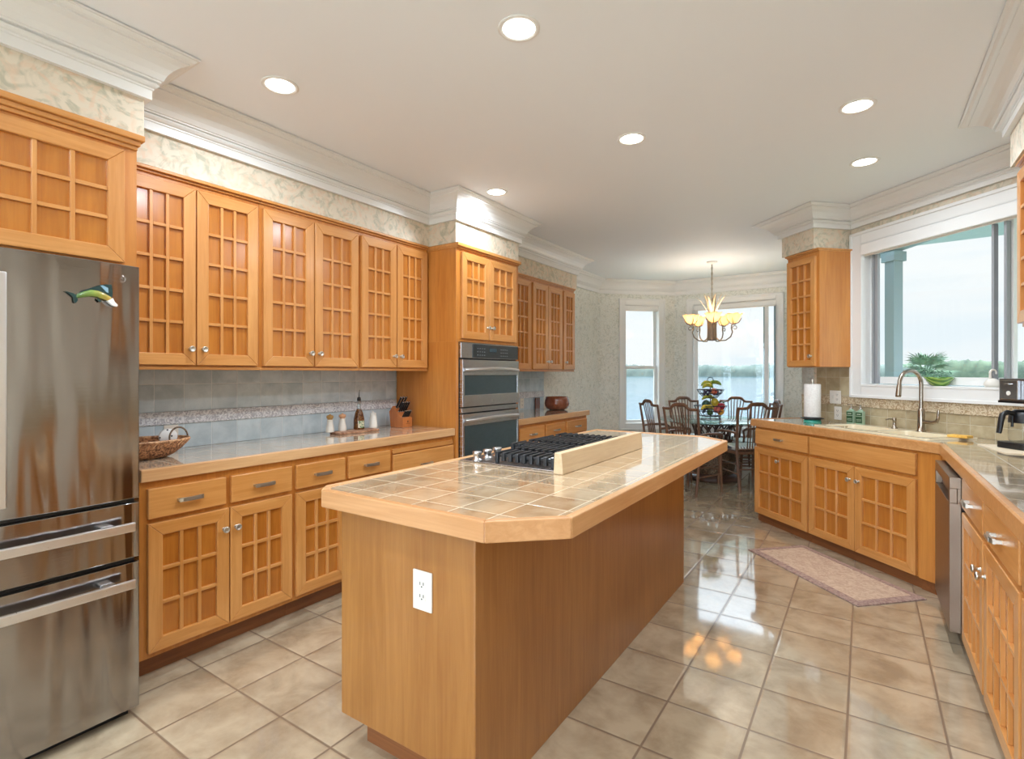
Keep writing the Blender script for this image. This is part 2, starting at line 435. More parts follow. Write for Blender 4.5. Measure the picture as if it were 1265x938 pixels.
def mottled(name, c1, c2, scale, rough=0.6, bmp=0.0, dist=0.5, lo=0.4, hi=0.6, metal=0.0):
    m = mat(name, c1, rough, metal); nt, n, l, b = nodes(m)
    f = noise(n, l, objvec(n, l, (1, 1, 1)), scale, 4, 0.6, dist)
    l.new(ramp(n, l, f, [(lo, c2), (hi, c1)]), b.inputs['Base Color'])
    if bmp: bump(n, l, b, f, 1.0, bmp)
    return m
M['rug'] = mottled('rug_pile', srgb(206, 178, 152), srgb(186, 154, 130), 26, 0.95, 0.002, 1.5)
M['rug_edge'] = mottled('rug_border', srgb(176, 146, 130), srgb(146, 114, 104), 50, 0.95, 0.002)
M['wicker'] = mottled('wicker', srgb(196, 140, 96), srgb(96, 54, 30), 90, 0.6, 0.004, 0.2)
M['wicker_dark'] = mottled('wicker_dark', srgb(140, 116, 92), srgb(84, 62, 46), 60, 0.6, 0.004, 0.2)

# ------------------------------------------------------------------ room shell
CEIL = 2.68
poly = [(-3.2, -3.2), (-3.2, 7.0), (-2.35, 7.85), (-0.35, 7.85), (-0.35, 5.746), (-0.488, 5.608), (0.955, 4.165), (0.955, -3.2)]
names = ['wall_left', 'wall_bay_left', 'wall_bay_back', 'wall_bay_right', 'wall_partition', 'wall_sink', 'wall_right', 'wall_back']
def wall(i, z1=CEIL, holes=(), mats=None):
    p = Vector(poly[i]); q = Vector(poly[(i + 1) % len(poly)]); d = q - p; L = d.length
    a = math.atan2(d.y, d.x)
    prev = Vector(poly[i - 1]); nxt = Vector(poly[(i + 2) % len(poly)])
    cr = lambda u, v: u.x * v.y - u.y * v.x
    e0 = 0.06 if cr(p - prev, d) < 0 else 0.0
    e1 = 0.06 if cr(d, nxt - q) < 0 else 0.0
    xs = sorted({-e0, L + e1} | {h[0] for h in holes} | {h[1] for h in holes})
    mb = MB()
    for x0, x1 in zip(xs, xs[1:]):
        zs = [(0.0, z1)]
        for h in holes:
            if h[0] <= x0 + 1e-6 and h[1] >= x1 - 1e-6:
                zs = [(a0, b0) for a0, b0 in ((0.0, h[2]), (h[3], z1)) if b0 > a0]
        for z0, zz in zs: mb.box(x0, x1, 0, 0.15, z0, zz)
    o = struct(mb, names[i], mats or M['paper'], loc=(p.x, p.y, 0), rz=a)
    return o, p, a, L
# hole coordinates run along each wall
W_SINK0 = 4.31     # E coordinate of the sink wall's left end
def sx(e): return W_SINK0 - e
wall(0, mats=M['paper_grey'])
bay_l = math.hypot(0.85, 0.85)
s0 = (-3.2 + 7.0) * S2      # 2.687
W1 = (3.015 - s0 + 0.09, 3.725 - s0 - 0.09, 0.60, 2.325)
W2 = (-2.162 + 2.35 + 0.09, -0.897 + 2.35 - 0.09, 0.57, 2.32)
wall(1, holes=[W1], mats=M['paper_grey'])
wall(2, holes=[W2], mats=M['paper_grey'])
wall(3, mats=M['paper_grey'])
wall(4, mats=M['paper_grey'])
KW = (sx(3.635), sx(2.36), 1.24, 2.375)
wall(5, holes=[KW])
wall(6)
BW = (0.25, 3.9, 0.15, 2.45)
wall(7, holes=[BW])

fl = MB(); fl.prism([(-3.26, -3.26), (-3.26, 7.05), (-2.4, 7.92), (-0.30, 7.92), (-0.30, 5.55), (1.02, 4.2), (1.02, -3.26)], -0.12, 0.0)
struct(fl, 'floor', M['floor'])
ce = MB(); ce.prism([(-3.36, -3.36), (-3.36, 7.1), (-2.4, 8.02), (-0.18, 8.02), (-0.18, 5.58), (1.12, 4.28), (1.12, -3.36)], CEIL, CEIL + 0.12)
struct(ce, 'ceiling', M['ceiling'])

# soffits above the cabinets (wallpapered)
def soffit(name, pl, z0, z1=CEIL - 0.004):
    mb = MB(); mb.prism(pl, z0, z1); struct(mb, name, M['paper'])
SOF = 2.325
soffit('wall_soffit_fridge', [(-3.195, -3.19), (-3.195, 0.978), (-2.52, 0.978), (-2.52, -3.19)], SOF)
soffit('wall_soffit_left', [(-3.195, 0.978), (-3.195, 3.06), (-2.83, 3.06), (-2.83, 0.978)], SOF)
soffit('wall_soffit_oven', [(-3.195, 3.06), (-3.195, 3.925), (-2.56, 3.925), (-2.56, 3.06)], SOF)
soffit('wall_soffit_far', [(-3.195, 3.925), (-3.195, 5.60), (-2.83, 5.60), (-2.83, 3.925)], SOF)
SD = 3.264
soffit('wall_soffit_sink', [DE(SD, 4.127), DE(SD, 3.755), DE(3.617, 3.755), DE(3.617, 4.127)], 2.36)
soffit('wall_soffit_right', [(0.605, 3.57), (0.605, -3.19), (0.95, -3.19), (0.95, 3.57)], 2.36)

def crown_profile(zb, p):
    h = CEIL - zb
    base = [(0, 0), (0.14, 0), (0.14, 0.20), (0.17, 0.215), (0.17, 0.25), (0.22, 0.265), (0.26, 0.30), (0.28, 0.33), (0.22, 0.345), (0.22, 0.375),
            (0.30, 0.385), (0.30, 0.42), (0.34, 0.43), (0.40, 0.55), (0.50, 0.67), (0.64, 0.77), (0.78, 0.83), (0.80, 0.83), (0.80, 0.87), (0.88, 0.885), (0.93, 0.92), (0.94, 0.94), (1.0, 0.94), (1.0, 0.985), (0, 0.985)]
    return [(a * p, zb + b * h) for a, b in base]
mb = MB()
pathL = [(-2.52, -3.15), (-2.52, 0.978), (-2.83, 0.978), (-2.83, 3.06), (-2.56, 3.06), (-2.56, 3.925), (-2.83, 3.925), (-2.83, 5.60), (-3.2, 5.60), (-3.2, 7.0), (-2.35, 7.85), (-0.35, 7.85), (-0.35, 5.80)]
mb.sweep(pathL, crown_profile(2.487, 0.155)); struct(mb, 'trim_1', M['white'])
mb = MB()
wl = DE(3.62, 4.127)
pathR = [DE(3.62, 4.30), wl, DE(SD, 4.127), DE(SD, 3.755), DE(3.62, 3.755), (0.955, 4.165), (0.955, 3.57), (0.605, 3.57), (0.605, -3.15)]
mb.sweep(pathR, crown_profile(2.525, 0.18)); struct(mb, 'trim_2', M['white'])
for nm, pth in (('baseboard_left', [(-3.2, 5.40), (-3.2, 7.0)]), ('baseboard_bay', [(-3.2, 7.0), (-2.35, 7.85), (-0.35, 7.85), (-0.35, 5.80)])):
    mb = MB(); mb.sweep(pth, [(0, 0), (0.015, 0), (0.015, 0.10), (0.008, 0.12), (0, 0.12)]); struct(mb, nm, M['white'])

# ------------------------------------------------------------------ windows
def casing(mb, x0, x1, z0, z1, w, y0=-0.022, y1=0.0, sill=False):
    """boards around the opening x0..x1, z0..z1 with a raised back band"""
    mb.box(x0 - w, x0, y0, y1, z0 - w, z1 + w); mb.box(x1, x1 + w, y0, y1, z0 - w, z1 + w)
    mb.box(x0, x1, y0, y1, z1, z1 + w); mb.box(x0, x1, y0, y1, z0 - w, z0)
    b = 0.018; yb = y0 - 0.01
    mb.box(x0 - w - 0.004, x0 - w + b, yb, y1, z0 - w - 0.004, z1 + w + 0.004)
    mb.box(x1 + w - b, x1 + w + 0.004, yb, y1, z0 - w - 0.004, z1 + w + 0.004)
    mb.box(x0 - w, x1 + w, yb, y1, z1 + w - b, z1 + w + 0.005)
    mb.box(x0 - w, x1 + w, yb, y1, z0 - w - 0.005, z0 - w + b)
    # jamb lining
    mb.box(x0 - 0.012, x0 + 0.004, y0, 0.13, z0, z1); mb.box(x1 - 0.004, x1 + 0.012, y0, 0.13, z0, z1)
    mb.box(x0, x1, y0, 0.13, z1 - 0.004, z1 + 0.012); mb.box(x0, x1, y0 - 0.004, 0.13, z0 - 0.012, z0 + 0.004)

def frame(mb, x0, x1, z0, z1, w, y0, y1, mi=0):
    mb.box(x0, x0 + w, y0, y1, z0, z1, mi); mb.box(x1 - w, x1, y0, y1, z0, z1, mi)
    mb.box(x0 + w, x1 - w, y0, y1, z0, z0 + w, mi); mb.box(x0 + w, x1 - w, y0, y1, z1 - w, z1, mi)

def window(name, p, a, hole, w, sashes, gz0=None):
    x0, x1, z0, z1 = hole
    mb = MB(); casing(mb, x0, x1, z0, z1, w)
    o = struct(mb, name, M['white'], bevel=0.003, loc=(p[0], p[1], 0), rz=a)
    for (a0, a1, b0, b1, sw, ya, yb) in sashes:
        m2 = MB(); frame(m2, a0, a1, b0, b1, sw, ya, yb)
        s = m2.build('window_sash', M['sash_dark'] if sw == 0.04 and name == 'window_2' else M['white'], o, 0.002)
        g = MB(); g.box(a0 + sw - 0.002, a1 - sw + 0.002, (ya + yb) / 2 - 0.002, (ya + yb) / 2 + 0.002, b0 + sw - 0.002, b1 - sw + 0.002)
        g.build('pane', M['glass'], s)
    return o
h = W1; mid = 1.42
w1 = window('window_1', poly[1], R(45), h, 0.09, [(h[0], h[1], h[2], mid + 0.02, 0.045, 0.05, 0.08), (h[0], h[1], mid - 0.02, h[3] - 0.0, 0.045, 0.085, 0.115)])
h = W2
w2 = window('window_2', poly[2], 0.0, h, 0.09, [(h[0], h[1] - 0.10, h[2], h[3], 0.05, 0.05, 0.08), (h[1] - 0.17, h[1], h[2], h[3], 0.04, 0.09, 0.12)])
h = KW
w3 = window('window_3', poly[5], R(-45), h, 0.10, [(h[0], sx(2.60), h[2] + 0.01, h[3], 0.055, 0.07, 0.10), (sx(2.66), h[1], h[2] + 0.01, h[3], 0.04, 0.105, 0.13)])
sg = mat('sash_grey', srgb(150, 152, 154), 0.4)
for xa_, xb_, ya_, yb_ in ((sx(2.700), sx(2.684), 0.03, 0.066), (sx(2.628), sx(2.612), 0.03, 0.066), (h[0] + 0.045, h[0] + 0.062, 0.035, 0.068), (h[0] + 0.066, h[0] + 0.092, 0.045, 0.069)):
    m2 = MB(); m2.box(xa_, xb_, ya_, yb_, h[2] + 0.012, h[3] - 0.09); m2.build('window_track', sg, w3, 0.002, label='grey vertical window track')
window('window_added', poly[7], R(180), BW, 0.10, [(BW[0], 2.1, BW[2], BW[3], 0.05, 0.05, 0.08), (2.05, BW[1], BW[2], BW[3], 0.05, 0.085, 0.115)])  # unseen window added in the back wall to let in more daylight
# bay shades rolled up under the heads
def shade(name_label, p, a, x0, x1, z0, z1, y0=-0.03, y1=0.045):
    t = thing('roller_shade', name_label, 'window shade', (p[0], p[1], 0), a)
    m = MB(); m.box(x0, x1, y0, y1, z0, z1); m.build('cassette', M['white'], t, 0.006)
    m = MB(); m.box(x0 + 0.01, x1 - 0.01, 0.0, 0.004, z0 - 0.012, z0 + 0.01); m.build('shade_hem', M['plastic'], t)
    return t
shade('white shade box rolled up under the head of the window over the sink', poly[5], R(-45), KW[0] + 0.003, KW[1] - 0.003, 2.288, 2.374)
shade('white shade box rolled up atop the narrow bay window', poly[1], R(45), W1[0] + 0.003, W1[1] - 0.003, 2.255, 2.324, -0.005, 0.045)
shade('white shade box rolled up atop the wide bay window behind the chandelier', poly[2], 0, W2[0] + 0.003, W2[1] - 0.003, 2.25, 2.319, -0.005, 0.045)

# ------------------------------------------------------------------ downlights
def can(x, y, label, power=CAN_POWER):
    t = thing('recessed_downlight', label, 'ceiling light', (x, y, CEIL), 0, 'recessed lights in the white ceiling')
    m = MB(); pr = [(0.064, 0.0), (0.064, -0.004), (0.078, -0.006), (0.082, -0.003), (0.082, 0.0)]
    m.lathe(pr + [pr[0]], n=36); m.build('trim_ring', M['white'], t)
    m = MB(); m.lathe([(0.0, -0.001), (0.064, -0.001), (0.064, 0.0)], n=36); m.build('lens', M['lamp'], t)
    ld = bpy.data.lights.new('downlight_glow', 'AREA'); ld.shape = 'DISK'; ld.size = 0.12; ld.energy = power
    ld.color = (0.80, 0.90, 1.0); ld.spread = R(170)
    lo = bpy.data.objects.new('downlight_glow', ld); COL.objects.link(lo); lo.parent = t; lo.location = (0, 0, -0.008)
    return t
can(-2.27, 1.44, 'downlight in the ceiling above the left counter, nearest the refrigerator')
can(-1.12, 1.72, 'downlight nearest the camera, over the near end of the island')
can(-1.11, 2.89, 'downlight in the ceiling over the far part of the island')
can(-2.27, 3.18, 'downlight close to the crown moulding in front of the wall oven')
can(-0.03, 3.17, 'larger looking downlight of the two near the sink window')
can(0.00, 4.03, 'downlight farther back, close to the sink window crown moulding')
for x, y in ((-1.1, 0.4), (0.0, 0.4), (-2.27, -0.6), (-1.1, -1.3), (0.0, -1.3)):  # unseen cans added behind the camera to even out the light
    can(x, y, 'added unseen downlight behind the viewpoint, for even light')

# ------------------------------------------------------------------ cabinet parts
def knob(x, z, parent, y=-0.022):
    m = MB(); m.lathe([(0.009, 0.0), (0.009, 0.002), (0.0055, 0.004), (0.0055, 0.014), (0.0125, 0.018), (0.0155, 0.022), (0.0155, 0.027), (0.012, 0.030), (0.011, 0.0285), (0.0, 0.0285)], (x, y, z), (0, -1, 0), 20)
    m.build('knob', M['nickel'], parent, label='aged nickel knob')

def pull(x, z, parent, y=-0.022, L=0.095):
    m = MB(); h2 = L / 2
    for s in (-1, 1): m.box(x + s * h2 - 0.006, x + s * h2 + 0.006, y - 0.022, y, z - 0.006, z + 0.006)
    N = 9; pts = []
    for i in range(N):
        t = -1 + 2 * i / (N - 1); pts.append((x + t * h2 * 1.08, y - 0.020 - 0.008 * (1 - t * t), z))
    for (a, b) in zip(pts, pts[1:]):
        vs = []
        for q in (a, b):
            for dy, dz in ((-0.004, -0.009), (0.004, -0.009), (0.004, 0.009), (-0.004, 0.009)): vs.append((q[0], q[1] + dy, q[2] + dz))
        m.add(vs, [(0, 1, 5, 4), (1, 2, 6, 5), (2, 3, 7, 6), (3, 0, 4, 7), (0, 3, 2, 1), (4, 5, 6, 7)])
    for k in (-0.0045, 0.0, 0.0045): m.box(x - h2 * 0.8, x + h2 * 0.8, y - 0.0335, y - 0.031, z + k - 0.001, z + k + 0.001)
    m.build('pull', M['nickel'], parent, label='aged nickel pull')

def door(unit, x0, x1, z0, z1, nx, ny, kn=None, fw=0.058, y=0.0):
    m = MB(); yf = y - 0.022; f = fw
    # mitred frame: stiles grain z (0), rails grain x (1)
    def quad(pts, mi):
        vs = [(a, yf, b) for a, b in pts] + [(a, y, b) for a, b in pts]
        m.add(vs, [(0, 1, 2, 3), (7, 6, 5, 4), (0, 4, 5, 1), (1, 5, 6, 2), (2, 6, 7, 3), (3, 7, 4, 0)], mi)
    quad([(x0, z0), (x0 + f, z0 + f), (x0 + f, z1 - f), (x0, z1)], 0)
    quad([(x1, z0), (x1, z1), (x1 - f, z1 - f), (x1 - f, z0 + f)], 0)
    quad([(x0, z0), (x1, z0), (x1 - f, z0 + f), (x0 + f, z0 + f)], 1)
    quad([(x0, z1), (x0 + f, z1 - f), (x1 - f, z1 - f), (x1, z1)], 1)
    o = m.build('door', [M['wood_v'], M['wood_h']], unit, 0.003)
    pm = MB(); pm.box(x0 + f - 0.003, x1 - f + 0.003, y - 0.006, y - 0.001, z0 + f - 0.003, z1 - f + 0.003)
    pm.build('door_panel', M['panel'], o, label='amber recessed door panel')
    g = MB(); a0, a1, b0, b1 = x0 + f, x1 - f, z0 + f, z1 - f; w = 0.0075; yg = y - 0.0185
    for i in range(1, nx):
        c = a0 + (a1 - a0) * i / nx; g.box(c - w, c + w, yg, y - 0.005, b0, b1, 0)
    for j in range(1, ny):
        c = b0 + (b1 - b0) * j / ny
        xs = [a0] + [a0 + (a1 - a0) * i / nx for i in range(1, nx)] + [a1]
        for i in range(nx):
            g.box(xs[i] + (w if i else 0), xs[i + 1] - (w if i < nx - 1 else 0), yg, y - 0.005, c - w, c + w, 1)
    g.build('door_lattice', [M['wood_v'], M['wood_h']], o, 0.0012, seg=1)
    if kn: knob(kn[0], kn[1], o, yf)
    return o

def drawer(unit, x0, x1, z0, z1, handle=True, y=0.0, name='drawer', hz=None):
    m = MB(); m.box(x0, x1, y - 0.022, y, z0, z1)
    o = m.build(name, M['wood_h'], unit, 0.004)
    if handle: pull((x0 + x1) / 2, hz or (z0 + z1) / 2, o, y - 0.022)
    return o

def unit(name, label, cat, origin, rz, w, z0, z1, depth, toe=None, group=None, side=None, front=None, toe_depth=0.06, ctop=None):
    t = thing(name, label, cat, (origin[0], origin[1], 0), rz, group)
    m = MB(); m.box(0.0005, w - 0.0005, 0.0, 0.02, z0, z1)
    m.build('face_frame', front or M['side'], t, 0.001)
    m = MB(); m.box(0.001, w - 0.001, 0.02, depth, z0, ctop or z1); m.build('carcass', side or M['side'], t)
    if toe:
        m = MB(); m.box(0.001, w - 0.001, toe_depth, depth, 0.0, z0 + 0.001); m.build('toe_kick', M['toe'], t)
    return t

LR = R(90)        # left run: local x = +Y, local y = -X
LX = -2.588       # face plane of the left base run
# base cabinets, left run
def lbase(y0, y1, label, doors, drawers, name='base_cabinet'):
    t = unit(name, label, 'cabinet', (LX, y0), LR, y1 - y0, 0.092, 0.864, 0.61, True, 'base cabinets along the left wall')
    for (a, b, k) in doors: door(t, a - y0, b - y0, 0.118, 0.680, 3, 3, (k - y0, 0.582))
    for (a, b) in drawers: drawer(t, a - y0, b - y0, 0.700, 0.832)
    return t
lbase(0.985, 1.712, 'base cabinet with two doors and two drawers beside the refrigerator', [(1.012, 1.361, 1.335), (1.367, 1.700, 1.393)], [(1.012, 1.347), (1.372, 1.700)])
lbase(1.712, 2.425, 'base cabinet in the middle of the left wall, partly behind the island corner', [(1.726, 2.060, 2.034), (2.066, 2.41, 2.092)], [(1.726, 2.050), (2.078, 2.408)])
t = unit('base_cabinet', 'base cabinet with a pull-out breadboard below the knife block', 'cabinet', (LX, 2.425), LR, 3.055 - 2.425, 0.092, 0.864, 0.61, True, 'base cabinets along the left wall')
m = MB(); m.box(0.012, 0.62, -0.014, 0.0, 0.803, 0.832); m.build('breadboard', M['wood_h'], t, 0.003)
drawer(t, 0.012, 0.62, 0.665, 0.795, hz=0.70)
door(t, 0.012, 0.312, 0.118, 0.650, 3, 3, (0.285, 0.56)); door(t, 0.318, 0.62, 0.118, 0.650, 3, 3, (0.345, 0.56))
# second base run beyond the oven
def lbase2(y0, y1, label, drs):
    t = unit('base_cabinet', label, 'cabinet', (LX, y0), LR, y1 - y0, 0.092, 0.864, 0.61, True, 'base cabinets beyond the wall oven')
    for (a, b) in drs: drawer(t, a - y0, b - y0, 0.700, 0.832)
    a, b = drs[0][0], drs[-1][1]; c = (a + b) / 2
    if len(drs) > 1:
        door(t, a - y0, c - y0 - .003, 0.118, 0.680, 3, 3, (c - y0 - .03, 0.58)); door(t, c - y0 + .003, b - y0, 0.118, 0.680, 3, 3, (c - y0 + .03, 0.58))
    else: door(t, a - y0, b - y0, 0.118, 0.680, 3, 3, (a - y0 + .03, 0.58))
lbase2(3.93, 4.84, 'pale two-drawer base cabinet between the wall oven and the far end', [(3.96, 4.395), (4.43, 4.825)])
lbase2(4.84, 5.36, 'one-drawer base cabinet at the far end below the wooden bowl', [(4.86, 5.33)])

# upper cabinets, left run
def lupper(y0, y1, label, doors, xf=-2.85, z0=1.355, z1=2.295, dz=(1.375, 2.270), depth=0.33, ny=5, grp='wall cabinets over the left counter', kz=1.456, mold=0.03):
    t = unit('wall_cabinet', label, 'cabinet', (xf, y0), LR, y1 - y0, z0, z1, depth, None, grp)
    for (a, b, k) in doors: door(t, a - y0, b - y0, dz[0], dz[1], 3, ny, (k - y0, kz))
    m = MB(); m.box(0.0005, y1 - y0 - 0.0005, -0.012, depth, z1, z1 + 0.012); m.box(0.0005, y1 - y0 - 0.0005, -0.026, depth, z1 + 0.012, SOF - 0.002)
    m.build('top_moulding', M['wood_h'], t, 0.003)
    m = MB(); m.box(0.0005, y1 - y0 - 0.0005, -0.006, 0.02, z0 - 0.004, z0 + 0.012); m.build('light_rail', M['wood_h'], t, 0.002)
    return t
lupper(0.985, 1.678, 'wall cabinet beside the refrigerator, first over the left counter', [(1.0, 1.330, 1.302), (1.336, 1.660, 1.364)])
lupper(1.678, 2.381, 'middle wall cabinet of the three over the left counter', [(1.693, 2.023, 1.995), (2.031, 2.367, 2.059)])
lupper(2.381, 3.055, 'wall cabinet next to the oven tower, above the knife block', [(2.396, 2.715, 2.688), (2.723, 3.040, 2.751)])
lupper(3.93, 4.60, 'narrow wall cabinet just past the oven tower, its far door showing', [(4.24, 4.575, 4.27)], grp='wall cabinets beyond the oven', mold=0.02)
lupper(4.60, 5.27, 'double-door wall cabinet above the brown wooden bowl', [(4.615, 4.925, 4.898), (4.933, 5.245, 4.96)], grp='wall cabinets beyond the oven')
lupper(5.27, 5.565, 'single-door wall cabinet at the far end of the left wall', [(5.285, 5.55, 5.315)], grp='wall cabinets beyond the oven')
# cabinet over the refrigerator
t = unit('wall_cabinet', 'cabinet over the stainless steel refrigerator', 'cabinet', (-2.528, -0.03), LR, 0.985, 1.765, 2.262, 0.655, None)
for a, b in ((0.02, 0.475), (0.483, 0.935)): door(t, a, b, 1.785, 2.245, 3, 3, None)
m = MB(); m.box(0.0, 0.985, -0.012, 0.655, 2.262, 2.278); m.box(0.0, 0.992, -0.022, 0.655, 2.278, 2.298); m.box(0.0, 1.004, -0.008 - 0.026, 0.655, 2.298, SOF - 0.002)
m.build('top_moulding', M['wood_h'], t, 0.004)

# oven tower
t = unit('oven_cabinet', 'tall maple cabinet housing the double wall oven', 'cabinet', (-2.56, 3.062), LR, 0.855, 1.575, 2.285, 0.63, None)
door(t, 0.052, 0.398, 1.600, 2.262, 3, 4, (0.372, 1.70)); door(t, 0.404, 0.80, 1.600, 2.262, 3, 4, (0.432, 1.70))
m = MB(); m.box(-0.004, 0.860, -0.012, 0.63, 2.285, 2.298); m.box(-0.004, 0.872, -0.026, 0.63, 2.298, SOF - 0.002); m.build('top_moulding', M['wood_h'], t, 0.003)
m = MB(); m.box(0.0, 0.03, 0.0, 0.63, 0.09, 1.576); m.box(0.825, 0.855, 0.0, 0.63, 0.09, 1.576); m.box(0.03, 0.825, 0.02, 0.6, 0.09, 0.395)
m.build('side_panel', M['side'], t, 0.001)
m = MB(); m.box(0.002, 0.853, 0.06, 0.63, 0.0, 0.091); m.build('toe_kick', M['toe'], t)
drawer(t, 0.03, 0.825, 0.115, 0.38, y=0.02)
ov = thing('double_wall_oven', 'stainless steel double wall oven with black control panel', 'oven', (-2.56, 3.095), LR)
m = MB(); m.box(0.002, 0.788, 0.0, 0.56, 0.405, 1.572); m.build('oven_body', M['black'], ov)
m = MB(); m.box(0.002, 0.786, -0.022, 0.0, 1.450, 1.570); m.build('control_panel', M['steel'], ov, 0.003)
m = MB(); m.box(0.14, 0.784, -0.025, -0.021, 1.455, 1.562); cp = m.build('control_display', mat('display_black', srgb(30, 36, 42), 0.08, coat=1.0), ov, 0.001, label='black glass control display')
m = MB()
for i in range(4):
    for j in range(3): m.box(0.20 + i * 0.030, 0.207 + i * 0.030, -0.0262, -0.0248, 1.475 + j * 0.026, 1.479 + j * 0.026)
    for j in range(3): m.box(0.52 + i * 0.030, 0.528 + i * 0.030, -0.0262, -0.0248, 1.475 + j * 0.026, 1.479 + j * 0.026)
m.box(0.36, 0.46, -0.0262, -0.0248, 1.505, 1.535, 1)
m.build('control_marks', [mat('panel_marks', srgb(200, 204, 206), 0.5), mat('display_window', srgb(60, 74, 80), 0.1)], cp)
def oven_door(z0, z1, gz0, gz1):
    m = MB(); m.box(0.006, 0.782, -0.034, 0.0, z0, gz0); m.box(0.006, 0.782, -0.034, 0.0, gz1, z1)
    m.box(0.006, 0.030, -0.034, 0.0, gz0, gz1); m.box(0.758, 0.782, -0.034, 0.0, gz0, gz1)
    o = m.build('oven_door', M['steel'], ov, 0.002)
    g = MB(); g.box(0.026, 0.762, -0.031, -0.002, gz0 - 0.004, gz1 + 0.004); g.build('oven_window', M['glassblack'], o)
    hz = gz1 + 0.052; hb = MB(); N = 13; pts = []
    for i in range(N):
        a = -1 + 2 * i / (N - 1); pts.append((0.394 + a * 0.37, -0.040 - 0.038 * (1 - a ** 4), hz + 0.012 * (1 - a * a) - 0.012))
    hb.tube(pts, 0.013, 10, flat=1.0)
    for s in (-1, 1): hb.cyl((0.394 + s * 0.36, -0.045, hz - 0.012), (0.394 + s * 0.36, -0.03, hz - 0.012), 0.011)
    hb.build('oven_handle', M['handle'], o)
    return o
d1 = oven_door(1.075, 1.438, 1.165, 1.318)
oven_door(0.61, 1.020, 0.655, 0.93)
m = MB(); m.box(0.385, 0.388, -0.0358, -0.034, 1.105, 1.13); m.box(0.392, 0.395, -0.0358, -0.034, 1.105, 1.13); m.box(0.38, 0.40, -0.0358, -0.034, 1.101, 1.104)
m.build('door_badge', M['nickel'], d1)
m = MB(); m.box(0.004, 0.784, -0.028, 0.0, 1.030, 1.066); m.box(0.004, 0.784, -0.02, 0.0, 0.42, 0.60); m.build('vent_trim', M['steel'], ov, 0.002)

# ------------------------------------------------------------------ left countertops and backsplashes
def counter_left(y0, y1, label):
    t = thing('countertop', label, 'countertop', (0, 0, 0))
    m = MB(); m.box(-3.198, -2.594, y0, y1, 0.866, 0.915); m.build('tile_top', M['top_tile_left'], t)
    m = MB(); m.box(-2.594, -2.565, y0, y1, 0.864, 0.918); m.build('wood_edge', M['trim_y'], t, 0.004, label='pale wood front edge')
    return t
counter_left(0.985, 3.058, 'long tiled countertop with pale wood edge beside the refrigerator')
counter_left(3.932, 5.40, 'shorter tiled countertop under the wooden bowl beyond the oven')
def splash(label, p, a, x0, x1, ztop, m_low, m_rel, m_up, z1=1.051, z2=1.120, gaps=()):
    t = thing('tile_backsplash', label, 'backsplash', (p[0], p[1], 0), a)
    m = MB(); m.box(x0, x1, -0.008, -0.0005, 0.916, z1 - 0.001); m.build('field_tile', m_low, t)
    m = MB(); m.box(x0, x1, -0.013, -0.0005, z1, z2); m.box(x0, x1, -0.016, -0.0005, z1, z1 + 0.008); m.box(x0, x1, -0.016, -0.0005, z2 - 0.008, z2)
    m.build('border_tile', m_rel, t, 0.002, label='relief floral border tile')
    if ztop > z2 + 0.01:
        m = MB(); m.box(x0, x1, -0.008, -0.0005, z2 + 0.001, ztop); m.build('field_tile', m_up, t)
    return t
splash('blue grey tile backsplash behind the basket and shakers', (-3.2, 0.985), LR, 0.012, 2.07, 1.352, M['splash_low'], M['relief'], M['splash'])
splash('blue grey tile backsplash behind the brown wooden bowl', (-3.2, 3.93), LR, 0.0, 1.52, 1.352, M['splash_low'], M['relief'], M['splash'])

# ------------------------------------------------------------------ refrigerator
fr = thing('refrigerator', 'stainless steel French door refrigerator with two bottom drawers', 'refrigerator', (-2.35, -0.012), LR)
FW = 0.908
m = MB(); m.box(0.004, FW - 0.004, 0.075, 0.80, 0.03, 1.735); m.build('fridge_body', mat('fridge_side', srgb(96, 96, 98), 0.5), fr, 0.004)
def fdoor(name, x0, x1, z0, z1):
    m = MB(); n = 14; W = x1 - x0
    prof = [(x0 + W * i / n, -0.0 - 0.010 * math.sin(math.pi * i / n)) for i in range(n + 1)]
    pl = prof + [(x1, 0.07), (x0, 0.07)]
    m.prism(pl, z0, z1); return m.build(name, M['fridge'], fr, 0.003)
dl = fdoor('fridge_door', 0.002, 0.451, 0.850, 1.748)
dr = fdoor('fridge_door', 0.456, FW, 0.850, 1.748)
fz1 = fdoor('freezer_drawer', 0.002, FW, 0.622, 0.834)
fz2 = fdoor('freezer_drawer', 0.002, FW, 0.040, 0.604)
m = MB(); m.box(0.01, FW - 0.01, 0.02, 0.076, 0.835, 0.849); m.build('door_gasket', M['black'], fr)
m = MB(); m.box(0.01, FW - 0.01, 0.02, 0.076, 0.605, 0.621); m.build('door_gasket', M['black'], fr)
m = MB(); m.box(0.02, FW - 0.02, 0.05, 0.12, 0.0, 0.04); m.build('toe_grille', M['black'], fr)
def bar_handle(parent, pts, w=0.034, th=0.014, off=0.055, vert=False):
    m = MB(); (xa, za), (xb, zb) = pts
    if vert:
        m.box(xa - w / 2, xa + w / 2, -off - th, -off, za, zb)
        for z in (za + 0.05, zb - 0.05): m.box(xa - 0.008, xa + 0.008, -off, -0.006, z - 0.02, z + 0.02)
    else:
        m.box(xa, xb, -off - th, -off, za - w / 2, za + w / 2)
        for x in (xa + 0.07, xb - 0.07): m.box(x - 0.02, x + 0.02, -off, -0.004, za - 0.008, za + 0.008)
    m.build('door_handle', M['handle'], parent, 0.004, label='brushed steel bar handle')
bar_handle(dl, [(0.415, 0.90), (0.415, 1.66)], vert=True)
bar_handle(dr, [(0.495, 0.90), (0.495, 1.66)], vert=True)
bar_handle(fz1, [(0.06, 0.755), (0.872, 0.755)])
bar_handle(fz2, [(0.06, 0.540), (0.872, 0.540)])
